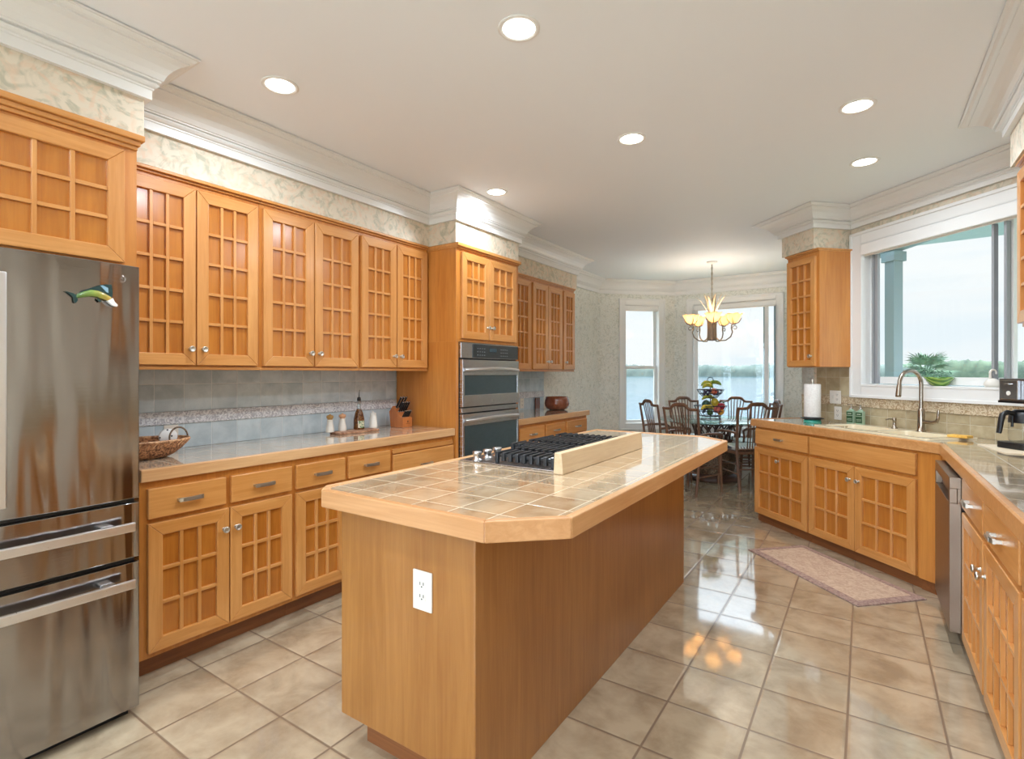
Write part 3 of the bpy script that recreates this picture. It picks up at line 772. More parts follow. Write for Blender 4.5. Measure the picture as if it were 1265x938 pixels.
# round maker's badge near the upper corner
m = MB(); bx = on_x(150, -2.35).y + 0.012; bz = 1.335 + (461 - 345) * 2.0 / 650
m.lathe([(0.0135, 0.0), (0.0135, 0.002), (0.0115, 0.0025), (0.0115, 0.001), (0, 0.001)], (bx, -0.002, bz), (0, -1, 0), 28)
g = [(bx + r * math.cos(a), -0.0045, bz + r * math.sin(a)) for a, r in [(0.2 + i * 0.45, 0.002 + 0.0006 * i) for i in range(13)]]
m.tube(g, 0.0008, 5)
m.build('round_badge', M['chrome'], dr, label='small round maker badge')

# fish magnet
fm = thing('fish_magnet', 'green and yellow leaping fish magnet on the refrigerator door', 'magnet', (-2.35, 0), LR)
yA = on_x(78, -2.36).y; yB = on_x(141, -2.36).y; sc = (yB - yA)
def fz(px, py):   # picture column/row on the door plane, in metres
    p = on_x(px, -2.365); r = _ray(px, py); t = p.x / r.x; return (p.y, 1.335 + r.z * t)
spine = [(88, 369, .004), (93, 366.5, .008), (100, 364.5, .011), (108, 363, .0125), (116, 364, .0125), (123, 366.5, .012), (130, 370, .010), (134, 373, .007)]
m = MB(); pts = []; rad = []
for a, b_, r_ in spine:
    u, w = fz(a, b_); pts.append((u, -0.018, w)); rad.append(r_)
m.tube(pts, rad, 12, flat=0.6)
fishm = mat('fish_scales', srgb(110, 150, 60), 0.3, coat=0.6); nt, n, l, b = nodes(fishm)
v = objvec(n, l, (1, 1, 1), False); sp = n.new('ShaderNodeSeparateXYZ'); l.new(v, sp.inputs[0])
f = math_(n, l, 'ADD', math_(n, l, 'MULTIPLY', math_(n, l, 'SUBTRACT', sp.outputs[0], yA), 1 / sc), math_(n, l, 'MULTIPLY', noise(n, l, v, 60, 3), 0.25))
l.new(ramp(n, l, f, [(0.3, srgb(70, 104, 54)), (0.65, srgb(128, 152, 70)), (0.95, srgb(176, 144, 56)), (1.0, srgb(186, 158, 84))]), b.inputs['Base Color'])
m.build('fish_body', fishm, fm)
def flat_poly(px, y0, y1, name, ma, lab=None):
    mm = MB(); mm.plate([fz(a, b_) for a, b_ in px], y0, y1); mm.build(name, ma, fm, label=lab)
dk = mat('fish_fin', srgb(28, 58, 56), 0.4); bl = mat('fish_fin_blue', srgb(140, 176, 196), 0.4)
flat_poly([(92, 366), (98, 360), (108, 357), (119, 353.5), (125, 352.5), (133, 353), (134.5, 362), (134, 368), (128, 366), (118, 362), (108, 361.5), (98, 364.5)], -0.021, -0.016, 'dorsal_fin', dk, 'dark teal back fin')
flat_poly([(119, 354), (122, 354), (128.5, 357), (129, 363), (126.5, 362)], -0.0235, -0.0205, 'fin_patch', bl, 'pale blue fin patch')  # pale blue patch on the back fin
flat_poly([(76, 360.5), (85, 363), (91, 366), (91, 369), (92, 372), (89, 375.5), (87, 374), (86, 368), (82, 364.5)], -0.021, -0.015, 'tail_fin', dk, 'dark forked tail')
flat_poly([(116, 369), (121, 373), (119, 374.5), (116, 372)], -0.021, -0.016, 'belly_fin', dk, 'dark belly fin')
flat_poly([(127, 373), (134, 369.5), (136, 374), (140, 378), (139, 380), (134, 378.5)], -0.028, -0.012, 'snout', mat('fish_white', srgb(232, 230, 226), 0.3), 'white snout')
m = MB(); a, c = fz(110, 364); m.box(a - 0.03, a + 0.03, -0.013, -0.0098, c - 0.008, c + 0.006); m.build('magnet_pad', M['black'], fm)

# ------------------------------------------------------------------ island
isl = thing('kitchen_island', 'large maple veneer island cabinet in the middle of the kitchen', 'kitchen island', (0, 0, 0))
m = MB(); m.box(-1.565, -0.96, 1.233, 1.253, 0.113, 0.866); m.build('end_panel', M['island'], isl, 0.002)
m = MB(); m.box(-0.98, -0.958, 1.2345, 3.40, 0.0, 0.866)
m.build('back_panel', M['island'], isl, 0.002)
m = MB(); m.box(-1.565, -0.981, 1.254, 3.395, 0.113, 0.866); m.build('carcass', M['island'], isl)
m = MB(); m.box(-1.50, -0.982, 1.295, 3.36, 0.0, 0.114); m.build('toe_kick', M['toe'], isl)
top = [(-1.61, 1.18), (-0.885, 1.18), (-0.70, 1.355), (-0.70, 3.43), (-0.88, 3.60), (-1.66, 3.60), (-1.66, 1.235)]
it = thing('countertop', 'beige tiled island countertop with thick wood edge', 'countertop', (0, 0, 0))
inner = MB()
def inset(pts, d):
    P = [Vector(p) for p in pts]; out = []
    for i in range(len(P)):
        a = (P[i] - P[i - 1]).normalized(); b2 = (P[(i + 1) % len(P)] - P[i]).normalized()
        na = Vector((-a.y, a.x)); nb = Vector((-b2.y, b2.x)); q = P[i] + (na + nb) / (1 + na.dot(nb)) * d
        out.append((q.x, q.y))
    return out
inner.prism(inset(top, 0.028), 0.868, 0.915); inner.build('tile_top', M['top_tile'], it)
e = MB()
for i in range(len(top)):
    a, b2 = top[i], top[(i + 1) % len(top)]; ia, ib = inset(top, 0.028)[i], inset(top, 0.028)[(i + 1) % len(top)]
    mi = 1 if abs(b2[0] - a[0]) < 0.05 else 0
    e.prism([a, b2, ib, ia], 0.856, 0.919, mi)
e.build('wood_edge', [M['trim_x'], M['trim_y']], it, 0.004, label='thick maple edge band')

def outlet(label, loc, rz, w=0.072, h=0.117, gangs=1, kindset=('o',), blank=False, nm='wall_outlet'):
    t = thing(nm, label, 'outlet', loc, rz)
    m = MB(); m.box(-w / 2, w / 2, -0.006, 0, -h / 2, h / 2); m.build('cover_plate', M['plastic'], t, 0.002)
    if blank: return t
    for g_ in range(gangs):
        cx = (g_ - (gangs - 1) / 2) * 0.046
        if kindset[g_ % len(kindset)] == 'o':
            for s in (-1, 1):
                m = MB(); cz = s * 0.0195
                pl = [(cx + 0.0165 * math.cos(R(k)), cz + max(-0.0125, min(0.0125, 0.0175 * math.sin(R(k))))) for k in range(0, 360, 15)]
                m.plate(pl, -0.0075, -0.005); r_ = m.build('receptacle', M['plastic'], t)
                m = MB(); m.box(cx - 0.0085, cx - 0.0058, -0.0082, -0.007, cz - 0.001, cz + 0.009); m.box(cx + 0.0058, cx + 0.0085, -0.0082, -0.007, cz - 0.001, cz + 0.009)
                m.cyl((cx, -0.0082, cz - 0.006), (cx, -0.007, cz - 0.006), 0.0026, n=12); m.build('slots', M['black'], r_)
        else:
            m = MB(); m.box(cx - 0.006, cx + 0.006, -0.012, -0.005, -0.012, 0.012); m.build('switch_lever', M['plastic'], t, 0.002)
    return t
outlet('white duplex outlet on the near end of the island', (-1.165, 1.2325, 0.644), 0.0, 0.080, 0.125)

# cooktop
ck = thing('gas_cooktop', 'gas cooktop with black cast iron grates set in the island', 'cooktop', (-1.345, 2.405, 0.915))
# local coordinates: x across (-.26..+.26), y along (-.455..+.455)
CW, CL = 0.262, 0.455
m = MB(); m.box(-CW, CW, -CL, CL, 0.0005, 0.007); m.build('steel_tray', M['steel'], ck, 0.003)
m = MB(); m.box(-CW + 0.02, CW - 0.02, -CL + 0.02, CL - 0.02, 0.007, 0.010); m.build('burner_deck', mat('deck', srgb(120, 116, 112), 0.3, 1.0), ck, 0.002)
for (bx_, by_, br) in ((0.01, -0.31, 0.038), (0.15, -0.29, 0.038), (0.03, 0.0, 0.055), (-0.115, 0.29, 0.040), (0.13, 0.29, 0.045)):
    m = MB(); m.lathe([(br * 1.25, 0.010), (br * 1.2, 0.018), (br * 0.9, 0.022), (br * 0.85, 0.030), (br * 0.3, 0.034), (0, 0.034)], (bx_, by_, 0), n=24); m.build('burner', M['iron'], ck)
for gi, (ya, yb) in enumerate(((-0.440, -0.155), (-0.148, 0.148), (0.155, 0.440))):
    m = MB(); xa = -0.062 if gi == 0 else -0.170; xb = 0.243
    zt = 0.056; t_ = 0.0055
    for y in (ya + 0.012, (ya + yb) / 2, yb - 0.012): m.box(xa, xb, y - t_, y + t_, zt - 0.020, zt - 0.006)
    nfin = int(round((xb - xa) / 0.038)) + 1
    for k in range(nfin):
        x = xa + 0.006 + (xb - xa - 0.012) * k / (nfin - 1)
        m.box(x - 0.006, x + 0.006, ya, (ya + yb) / 2 - 0.018, zt - 0.010, zt + 0.003)
        m.box(x - 0.006, x + 0.006, (ya + yb) / 2 + 0.018, yb, zt - 0.010, zt + 0.003)
        m.box(x - 0.009, x + 0.009, ya - 0.004, ya + 0.014, 0.018, zt + 0.001)
        m.box(x - 0.009, x + 0.009, yb - 0.014, yb + 0.001, 0.018, zt + 0.001)
    for x in (xa + 0.006, xb - 0.006):
        for y in (ya + 0.006, yb - 0.006): m.box(x - 0.008, x + 0.008, y - 0.008, y + 0.008, 0.008, zt)
    m.build('grate', M['iron'], ck, 0.0025)
for k in range(3):
    m = MB(); ky = -0.428 + k * 0.082
    m.lathe([(0.026, 0.0), (0.026, 0.005), (0.019, 0.008), (0.0185, 0.026), (0.0225, 0.030), (0.0225, 0.040), (0.019, 0.043), (0, 0.043)], (-0.178, ky, 0.007), n=22)
    m.build('burner_knob', M['steel'], ck, label='round steel burner knob')
m = MB(); m.prism([(-1.068, 1.925), (-1.028, 1.905), (-1.028, 2.850), (-1.068, 2.850)], 0.9155, 1.004)
m2 = MB(); vs = [(-1.074, 1.912, 0.9155), (-1.030, 1.912, 0.9155), (-1.030, 2.85, 0.9155), (-1.074, 2.85, 0.9155), (-1.070, 1.912, 1.004), (-1.036, 1.912, 1.004), (-1.036, 2.85, 1.004), (-1.070, 2.85, 1.004)]
m2.add(vs, [(0, 3, 2, 1), (4, 5, 6, 7), (0, 1, 5, 4), (1, 2, 6, 5), (2, 3, 7, 6), (3, 0, 4, 7)])
one(m2, 'splash_board', M['board'], 'long pale wood guard board standing on the island beside the cooktop', 'board', bevel=0.003)

# ------------------------------------------------------------------ sink run
SR = R(-45)
FD = 3.105
def sorigin(e, d=FD): return DE(d, e)
def sbase(e0, e1, label, toe=True, ctop=None):
    return unit('base_cabinet', label, 'cabinet', sorigin(e0), SR, e0 - e1, 0.072, 0.854, 0.50, toe, 'base cabinets below the sink counter', toe_depth=0.022, ctop=ctop)
t = sbase(4.262, 3.612, 'base cabinet with one drawer over a tilt door, left of the sink')
drawer(t, 0.015, 0.645, 0.700, 0.835, handle=False)
pull(0.33, 0.768, t.children[-1], L=0.08)
door(t, 0.005, 0.640, 0.078, 0.672, 4, 3, (0.32, 0.585))
t = sbase(3.612, 2.700, 'sink base cabinet with two doors under a long false drawer', ctop=0.72)
m = MB(); m.box(0.018, 0.895, -0.022, 0, 0.700, 0.835); m.build('false_front', M['wood_h'], t, 0.004)
door(t, 0.012, 0.440, 0.078, 0.676, 3, 3, (0.405, 0.578)); door(t, 0.446, 0.896, 0.078, 0.676, 3, 3, (0.480, 0.578))
# corner filler: solid post between sink run and dishwasher
f1 = MB(); cx = (0.392, 3.10 / S2 - 0.392)
p0 = DE(3.094, 2.699); p1 = (0.380, 3.094 / S2 - 0.380)
f1.prism([p0, p1, (0.380, 3.862), (0.90, 3.862), (0.90, 4.1), DE(3.6, 2.699)], 0.072, 0.854)
one(f1, 'corner_cabinet', M['side'], 'plain maple corner panel between the sink cabinet and the dishwasher', 'cabinet', bevel=0.001)
f1 = MB(); f1.prism([DE(3.118, 2.70), (0.398, 3.118 / S2 - 0.398), (0.398, 3.87), (0.88, 3.87), (0.88, 4.05), DE(3.58, 2.70)], 0.0, 0.071)
one(f1, 'corner_plinth', M['toe'], 'dark toe board under the corner panel by the dishwasher', 'toe board')

# dishwasher
dw = thing('dishwasher', 'stainless steel dishwasher with pocket handle at the corner', 'dishwasher', (0.336, 3.855), R(-90))
m = MB(); m.box(0.004, 0.604, 0.046, 0.55, 0.10, 0.850); m.build('dishwasher_body', M['black'], dw)
m = MB(); m.box(0.002, 0.606, 0.0, 0.045, 0.10, 0.715); m.box(0.002, 0.606, 0.0, 0.045, 0.785, 0.838); m.box(0.002, 0.606, 0.03, 0.045, 0.715, 0.785); m.box(0.002, 0.03, 0.0, 0.03, 0.715, 0.785); m.box(0.578, 0.606, 0.0, 0.03, 0.715, 0.785)
m.build('dishwasher_door', M['dw'], dw, 0.002)
m = MB(); m.box(0.02, 0.588, 0.075, 0.5, 0.0, 0.10); m.build('kick_plate', M['black'], dw)

# right run
RR = R(-90)
def rbase(y0, y1, label, single=True, kn=None):
    t = unit('base_cabinet', label, 'cabinet', (0.402, y0), RR, y0 - y1, 0.072, 0.854, 0.54, True, 'base cabinets along the right wall')
    return t
t = rbase(3.243, 2.706, 'right wall base cabinet just this side of the dishwasher')
drawer(t, 0.008, 0.522, 0.702, 0.838); door(t, 0.008, 0.522, 0.080, 0.680, 4, 3, (0.492, 0.560))
t = rbase(2.706, 2.120, 'right wall base cabinet second from the dishwasher')
drawer(t, 0.018, 0.568, 0.702, 0.838); door(t, 0.018, 0.568, 0.080, 0.680, 4, 3, (0.048, 0.560))
t = rbase(2.120, 1.45, 'right wall base cabinet at the right edge of the photo')
drawer(t, 0.018, 0.65, 0.702, 0.838); door(t, 0.018, 0.65, 0.080, 0.680, 4, 3, (0.62, 0.560))

# sink countertop with sink cut-out
ct = thing('countertop', 'tiled countertop running from the sink corner along the right wall', 'countertop', (0, 0, 0))
FE = 3.078
path = [DE(3.60, 4.302), DE(FE, 4.302), (0.368, FE / S2 - 0.368), (0.368, 1.40)]
pout = [DE(3.616, 4.302), DE(FE + 0.028, 4.302), (0.396, (FE + 0.028) / S2 - 0.396), (0.396, 1.40), (0.951, 1.40), (0.951, 3.616 / S2 - 0.951)]
hole = [DE(3.19, 3.585), DE(3.19, 2.75), DE(3.525, 2.75), DE(3.525, 3.585)]
SK = (3.150, 3.560, 2.700, 3.635)
def slab_with_hole(outer, hole, z0, z1):
    mb = MB(); pts = [Vector((x, y, 0)) for x, y in outer]; hp = [Vector((x, y, 0)) for x, y in hole]
    tri = tessellate_polygon([pts, hp]); al = pts + hp; N = len(al)
    vs = [(p.x, p.y, z1) for p in al] + [(p.x, p.y, z0) for p in al]
    fs = [tuple(t_) for t_ in tri] + [tuple(i + N for i in reversed(t_)) for t_ in tri]
    for st, cnt in ((0, len(pts)), (len(pts), len(hp))):
        for i in range(cnt):
            a = st + i; b_ = st + (i + 1) % cnt; fs.append((a, b_, b_ + N, a + N))
    mb.add(vs, fs); return mb
slab_with_hole(pout, hole, 0.866, 0.915).build('tile_top', M['top_tile_right'], ct)
m = MB(); m.sweep(path, [(0, 0.856), (-0.028, 0.856), (-0.028, 0.917), (-0.022, 0.919), (-0.006, 0.919), (0, 0.913)], side=1)
m.build('wood_edge', wood('edge_wood_diag', srgb(214, 158, 102), srgb(190, 130, 74), 'x', jitter=False), ct, 0.001, label='maple edge band')
splash('tile backsplash coloured for warm light under the sink window', DE(3.62, 4.31), SR, 0.012, sx(2.26), 1.136, M['splash_warm_lit'], M['relief_warm_lit'], M['splash_warm_lit'], 1.060, 1.136)
t = thing('tile_backsplash', 'tile panel between the wall cabinet and the counter left of the window', 'backsplash', (DE(3.62, 4.31)[0], DE(3.62, 4.31)[1], 0), SR)
m = MB(); m.box(0.19, sx(3.755), -0.008, -0.0005, 1.137, 1.383); m.build('field_tile', M['splash_warm_lit'], t)
splash('tile backsplash along the right wall behind the coffee maker', (0.955, 4.10), R(-90), 0.0, 2.6, 1.136, M['splash_warm_lit'], M['relief_warm_lit'], M['splash_warm_lit'], 1.060, 1.136)

# the sink (local: x along the wall, y toward the wall, origin at front-left corner)
sk = thing('kitchen_sink', 'cream enamel double bowl drop-in sink under the window', 'sink', DE(SK[0], SK[3]) + (0.915,), SR)
W_, D_ = SK[3] - SK[2], SK[1] - SK[0]
def rrect(x0, x1, y0, y1, r, n=5):
    pts = []
    for cx_, cy_, a0 in ((x1 - r, y0 + r, -90), (x1 - r, y1 - r, 0), (x0 + r, y1 - r, 90), (x0 + r, y0 + r, 180)):
        pts += arc(cx_, cy_, r, a0, a0 + 90, n)
    return pts
outer = rrect(0, W_, 0, D_, 0.03)
bowls = [rrect(0.045, 0.475, 0.05, D_ - 0.085, 0.05), rrect(0.505, W_ - 0.05, 0.05, D_ - 0.085, 0.05)]
mb = MB(); pts = [[Vector((x, y, 0)) for x, y in c] for c in [outer] + bowls]
tri = tessellate_polygon(pts); al = sum(pts, []); mb.add([(p.x, p.y, 0.012) for p in al], [tuple(t_) for t_ in tri])
N = len(outer); mb.add([(x, y, 0.012) for x, y in outer] + [(x * 1.0 + (0.004 if x > W_ / 2 else -0.004), y, 0.0005) for x, y in outer], [(i, (i + 1) % N, N + (i + 1) % N, N + i) for i in range(N)])
for c in bowls:
    N = len(c); cx_ = sum(p[0] for p in c) / N; cy_ = sum(p[1] for p in c) / N
    rings = []
    for k, (s_, z_) in enumerate(((1, 0.012), (0.985, 0.006), (0.975, -0.02), (0.95, -0.15), (0.88, -0.175), (0.05, -0.18))):
        rings.append([(cx_ + (x - cx_) * s_, cy_ + (y - cy_) * s_, z_) for x, y in c])
    vs = sum(rings, []); fs = []
    for r_ in range(len(rings) - 1):
        for i in range(N): fs.append((r_ * N + i, r_ * N + (i + 1) % N, (r_ + 1) * N + (i + 1) % N, (r_ + 1) * N + i))
    fs.append(tuple((len(rings) - 1) * N + i for i in range(N)))
    mb.add(vs, fs, 0, True)
mb.build('sink_basin', M['sink'], sk)

# faucet
fp = on_d(1138, 3.50)
fc = thing('kitchen_faucet', 'brushed nickel gooseneck faucet with side lever behind the sink', 'faucet', (fp.x, fp.y, 0.927), 0)
tip = on_d(1111, 3.30); dx, dy = tip.x - fp.x, tip.y - fp.y; dl_ = math.hypot(dx, dy); ux, uy = dx / dl_, dy / dl_
m = MB(); m.lathe([(0.029, 0), (0.029, 0.006), (0.024, 0.012), (0.022, 0.05), (0.0215, 0.145), (0.017, 0.16), (0.0135, 0.165)], n=24); m.build('faucet_base', M['faucet'], fc)
pts = [(0, 0, 0.15), (0, 0, 0.25), (0, 0, 0.33)]
r_ = dl_ * 0.5
for i in range(1, 13):
    a = math.pi * i / 12; c_ = r_ - r_ * math.cos(a); pts.append((ux * c_, uy * c_, 0.33 + 0.095 * math.sin(a)))
m = MB(); m.tube(pts, 0.0125, 14); m.build('spout', M['faucet'], fc)
e_ = pts[-1]; m = MB(); m.lathe([(0.0135, 0), (0.0155, 0.02), (0.017, 0.07), (0.0165, 0.085), (0.012, 0.087), (0, 0.087)], e_, (ux * 0.12, uy * 0.12, -1), 20); m.build('spray_head', M['faucet'], fc)
rt = (math.cos(YAW), math.sin(YAW))
lv = (S2, -S2)
m = MB(); m.cyl((lv[0] * 0.015, lv[1] * 0.015, 0.07), (lv[0] * 0.085, lv[1] * 0.085, 0.07), 0.013)
m.tube([(lv[0] * 0.08, lv[1] * 0.08, 0.07), (lv[0] * 0.108, lv[1] * 0.108, 0.078), (lv[0] * 0.118, lv[1] * 0.118, 0.10), (lv[0] * 0.122, lv[1] * 0.122, 0.16)], [0.013, 0.012, 0.010, 0.007], 12)
m.build('lever', M['faucet'], fc)
sp_ = on_d(1105, 3.52)
sd = thing('soap_dispenser', 'small brushed nickel soap pump on the sink deck left of the faucet', 'soap dispenser', (sp_.x, sp_.y, 0.927))
m = MB(); m.lathe([(0.021, 0), (0.021, 0.005), (0.012, 0.012), (0.011, 0.05), (0.013, 0.055), (0.013, 0.075), (0.009, 0.08), (0, 0.08)], n=18); m.build('pump_body', M['faucet'], sd)
m = MB(); m.tube([(0, 0, 0.068), (-rt[0] * 0.04, -rt[1] * 0.04, 0.069), (-rt[0] * 0.065, -rt[1] * 0.065, 0.062)], [0.006, 0.005, 0.004], 10); m.build('pump_nozzle', M['faucet'], sd)

# soap bottles
lab_green = mat('green_label', srgb(40, 78, 44), 0.5); lab_line = mat('label_line', srgb(196, 206, 186), 0.5)
liq = mat('soap_liquid', srgb(150, 176, 150), 0.1, coat=1.0)
for px, lb in ((1051.5, 'soap bottle with dark green label, left one beside the sink'), (1063, 'soap bottle with dark green label, right one nearer the faucet')):
    q = on_d(px, 3.535)
    t = thing('soap_bottle', lb, 'soap bottle', (q.x, q.y, 0.9155), SR + R(10), 'two soap bottles at the back of the sink')
    m = MB(); m.prism(rrect(-0.029, 0.029, -0.019, 0.019, 0.007, 3), 0.0, 0.115); m.lathe([(0.025, 0.115), (0.016, 0.126), (0.012, 0.128)], n=16, squash=(1, 0.75)); m.build('bottle_body', liq, t, 0.003)
    m = MB(); m.box(-0.026, 0.026, -0.0202, -0.0188, 0.022, 0.105); lo = m.build('bottle_label', lab_green, t)
    m = MB(); m.box(-0.016, 0.016, -0.0212, -0.02, 0.088, 0.093); m.box(-0.026, 0.026, -0.0212, -0.02, 0.074, 0.077); m.box(-0.02, 0.02, -0.0212, -0.02, 0.046, 0.049); m.box(-0.02, 0.02, -0.0212, -0.02, 0.036, 0.038)
    m.build('label_lettering', lab_line, lo)
    m = MB(); m.lathe([(0.012, 0.127), (0.012, 0.140), (0.005, 0.142), (0.005, 0.158), (0.010, 0.160), (0.010, 0.166), (0, 0.166)], n=14); m.box(-0.030, 0.004, -0.005, 0.005, 0.159, 0.166); m.build('pump', M['chrome'], t)
# sponge
q = on_d(1186, 3.42)
m = MB(); m.box(-0.055, 0.055, -0.035, 0.035, 0.0, 0.016)
one(m, 'sponge', mottled('sponge_yellow', srgb(238, 190, 96), srgb(222, 166, 70), 60, 0.9, 0.002), 'yellow sponge lying on the right side of the sink', 'sponge', bevel=0.004, loc=(q.x, q.y, 0.9275), rz=SR + R(12))

# paper towel holder
q = on_d(1003.5, 3.36)
pt = thing('paper_towel_holder', 'paper towel roll on a dark stand with teal glass base', 'paper towel holder', (q.x, q.y, 0.9155), 0.3)
m = MB(); m.lathe([(0.068, 0.0), (0.070, 0.004), (0.068, 0.022), (0.06, 0.026), (0.0, 0.026)], n=32); m.build('glass_base', mat('teal_glass', srgb(60, 170, 150), 0.08, coat=1.0), pt, label='teal glass base')
m = MB(); m.lathe([(0.055, 0.026), (0.088, 0.034), (0.088, 0.040), (0.05, 0.046), (0.0, 0.046)], n=32); m.build('stand_plate', M['black'], pt)
m = MB(); m.lathe([(0.018, 0.048), (0.062, 0.048), (0.064, 0.052), (0.064, 0.322), (0.061, 0.326), (0.018, 0.326)], n=36); m.build('paper_roll', mottled('paper', srgb(238, 234, 228), srgb(228, 222, 216), 80, 0.9, 0.0015), pt, label='white paper towel roll')
m = MB(); m.cyl((0, 0, 0.04), (0, 0, 0.34), 0.007); m.lathe([(0.011, 0.34), (0.012, 0.352), (0.010, 0.372), (0, 0.376)], n=14); m.build('stand_rod', M['nickel'], pt)

q = on_d(1032.3, 3.603)
outlet('white double switch plate on the tile left of the window', (q.x, q.y, 1.128), SR, 0.118, 0.112, 2, ('s', 'o'), nm='switch_plate')
q = on_d(1035.5, 3.609)
outlet('white outlet plate on the tile just under the switch plate', (q.x, q.y, 0.992), SR, 0.074, 0.112)
q = on_x(222, -3.19)
outlet('white outlet on the backsplash behind the basket', (-3.191, q.y - 0.045, 0.992), LR, 0.074, 0.112)
q = on_x(644.5, -3.19)
outlet('white outlet on the backsplash between the oven and the wooden bowl', (-3.191, q.y, 0.995), LR, 0.074, 0.112)

# sink side wall cabinet
t = unit('wall_cabinet', 'small wall cabinet between the bay and the sink window', 'cabinet', DE(SD + 0.03, 4.09), SR, 0.365, 1.385, 2.335, 0.318, None)
door(t, 0.012, 0.338, 1.392, 2.300, 3, 6, (0.30, 1.475), fw=0.05)
m = MB(); m.box(-0.004, 0.369, -0.010, 0.316, 2.335, 2.345); m.box(-0.012, 0.374, -0.022, 0.316, 2.345, 2.3585); m.build('top_moulding', M['wood_h'], t, 0.003)
# right side wall cabinets
def rupper(y0, y1, label):
    t = unit('wall_cabinet', label, 'cabinet', (0.64, y0), RR, y0 - y1, 1.56, 2.335, 0.30, None, 'wall cabinets along the right wall')
    w = y0 - y1; door(t, 0.014, w / 2 - 0.003, 1.575, 2.31, 3, 5, (w / 2 - 0.03, 1.66)); door(t, w / 2 + 0.003, w - 0.014, 1.575, 2.31, 3, 5, (w / 2 + 0.03, 1.66))
    m = MB(); m.box(0.0, w, -0.012, 0.30, 2.335, 2.345); m.box(0.0, w, -0.026, 0.30, 2.345, 2.3585); m.build('top_moulding', M['wood_h'], t, 0.003)
rupper(3.52, 2.80, 'wall cabinet at the right edge of the photo beside the sink window')

# coffee maker and mat
cq = on_z(1250, 551, 0.915)
mq = Vector((0.70, 3.86, 0))
mm = MB(); mm.prism(rrect(-0.16, 0.16, -0.20, 0.20, 0.03), 0.0, 0.004)
one(mm, 'counter_mat', mat('cream_mat', srgb(232, 214, 186), 0.7), 'cream mat on the counter under the coffee maker', 'mat', loc=(0.735, 3.92, 0.9155), rz=R(10))
cm = thing('coffee_maker', 'steel and black drip coffee maker at the right edge beside the window', 'coffee maker', (0.745, 3.97, 0.9197), R(33.8))
# local -x points to the left in the photo
m = MB(); m.prism(rrect(-0.105, 0.13, -0.09, 0.09, 0.03), 0.0, 0.034); m.build('warming_base', M['black'], cm, 0.004)
m = MB(); m.prism(rrect(0.06, 0.13, -0.088, 0.088, 0.02), 0.034, 0.26); m.build('water_tank', M['black'], cm, 0.003)
m = MB(); m.prism(rrect(-0.088, 0.13, -0.088, 0.088, 0.02), 0.255, 0.385); m.build('brew_housing', brushed('maker_steel', srgb(150, 146, 146), 0.3, 'x'), cm, 0.004)
m = MB(); m.prism(rrect(-0.092, 0.134, -0.092, 0.092, 0.02), 0.250, 0.262); m.build('housing_ring', M['black'], cm)
m = MB(); m.box(-0.108, -0.088, -0.05, 0.05, 0.27, 0.375); m.box(-0.122, -0.10, -0.012, 0.012, 0.352, 0.360); m.build('front_control', M['chrome'], cm, 0.003)
m = MB(); m.cyl((-0.110, 0.0, 0.305), (-0.106, 0.0, 0.305), 0.012); m.build('control_button', M['plastic'], cm)
m = MB(); m.lathe([(0.066, 0.036), (0.072, 0.05), (0.074, 0.10), (0.070, 0.15), (0.060, 0.185)], (-0.012, 0, 0), n=28); m.build('carafe', M['clear'], cm, label='clear glass carafe')
m = MB(); m.lathe([(0.0745, 0.142), (0.0715, 0.178), (0.063, 0.20), (0.05, 0.212), (0, 0.214)], (-0.012, 0, 0), n=28); m.build('carafe_lid', M['black'], cm)
m = MB(); m.tube([(-0.07, 0, 0.192), (-0.115, 0, 0.200), (-0.140, 0, 0.188), (-0.150, 0, 0.15), (-0.158, 0, 0.10), (-0.162, 0, 0.086)], [0.012, 0.013, 0.013, 0.012, 0.011, 0.010], 10, flat=1.3)
m.tube([(-0.085, 0, 0.18), (-0.088, 0, 0.12)], 0.006, 8); m.build('carafe_handle', M['black'], cm)

# on the window stool: green bowl and white swan
q = on_d(1160, 3.645)
gb = MB(); gb.lathe([(0.0, 0.0), (0.042, 0.0), (0.055, 0.008), (0.082, 0.050), (0.088, 0.062), (0.084, 0.062), (0.052, 0.014), (0, 0.008)], n=36)
gm = mat('green_glaze', srgb(108, 160, 60), 0.15, coat=0.8); nt, n, l, b = nodes(gm)
wv = n.new('ShaderNodeTexWave'); wv.wave_type = 'RINGS'; wv.inputs['Scale'].default_value = 12; wv.inputs['Distortion'].default_value = 3
l.new(objvec(n, l, (1, 1, 1), False), wv.inputs['Vector']); l.new(ramp(n, l, wv.outputs['Fac'], [(0.3, srgb(70, 122, 40)), (0.7, srgb(150, 184, 84))]), b.inputs['Base Color'])
one(gb, 'green_bowl', gm, 'green striped ceramic bowl on the window sill behind the faucet', 'bowl', loc=(q.x, q.y, 1.2445))
q = on_d(1226, 3.645)
sw = thing('swan_figurine', 'white swan-necked figurine on the window sill', 'figurine', (q.x, q.y, 1.2445), R(0))
m = MB(); m.lathe([(0.0, 0), (0.028, 0), (0.034, 0.02), (0.026, 0.042), (0.012, 0.055), (0, 0.058)], n=20, squash=(1.3, 0.8)); m.build('swan_body', M['plastic'], sw)
m = MB(); c = [(-0.012, 0, 0.035), (-0.010, 0, 0.062)] + [(rt[0] * (0.004 + 0.019 * math.cos(R(a))), rt[1] * (0.004 + 0.019 * math.cos(R(a))), 0.092 + 0.019 * math.sin(R(a))) for a in range(200, -31, -23)]
m.tube(c, [0.010, 0.008] + [0.0065] * (len(c) - 2), 10); m.build('swan_neck', M['plastic'], sw)

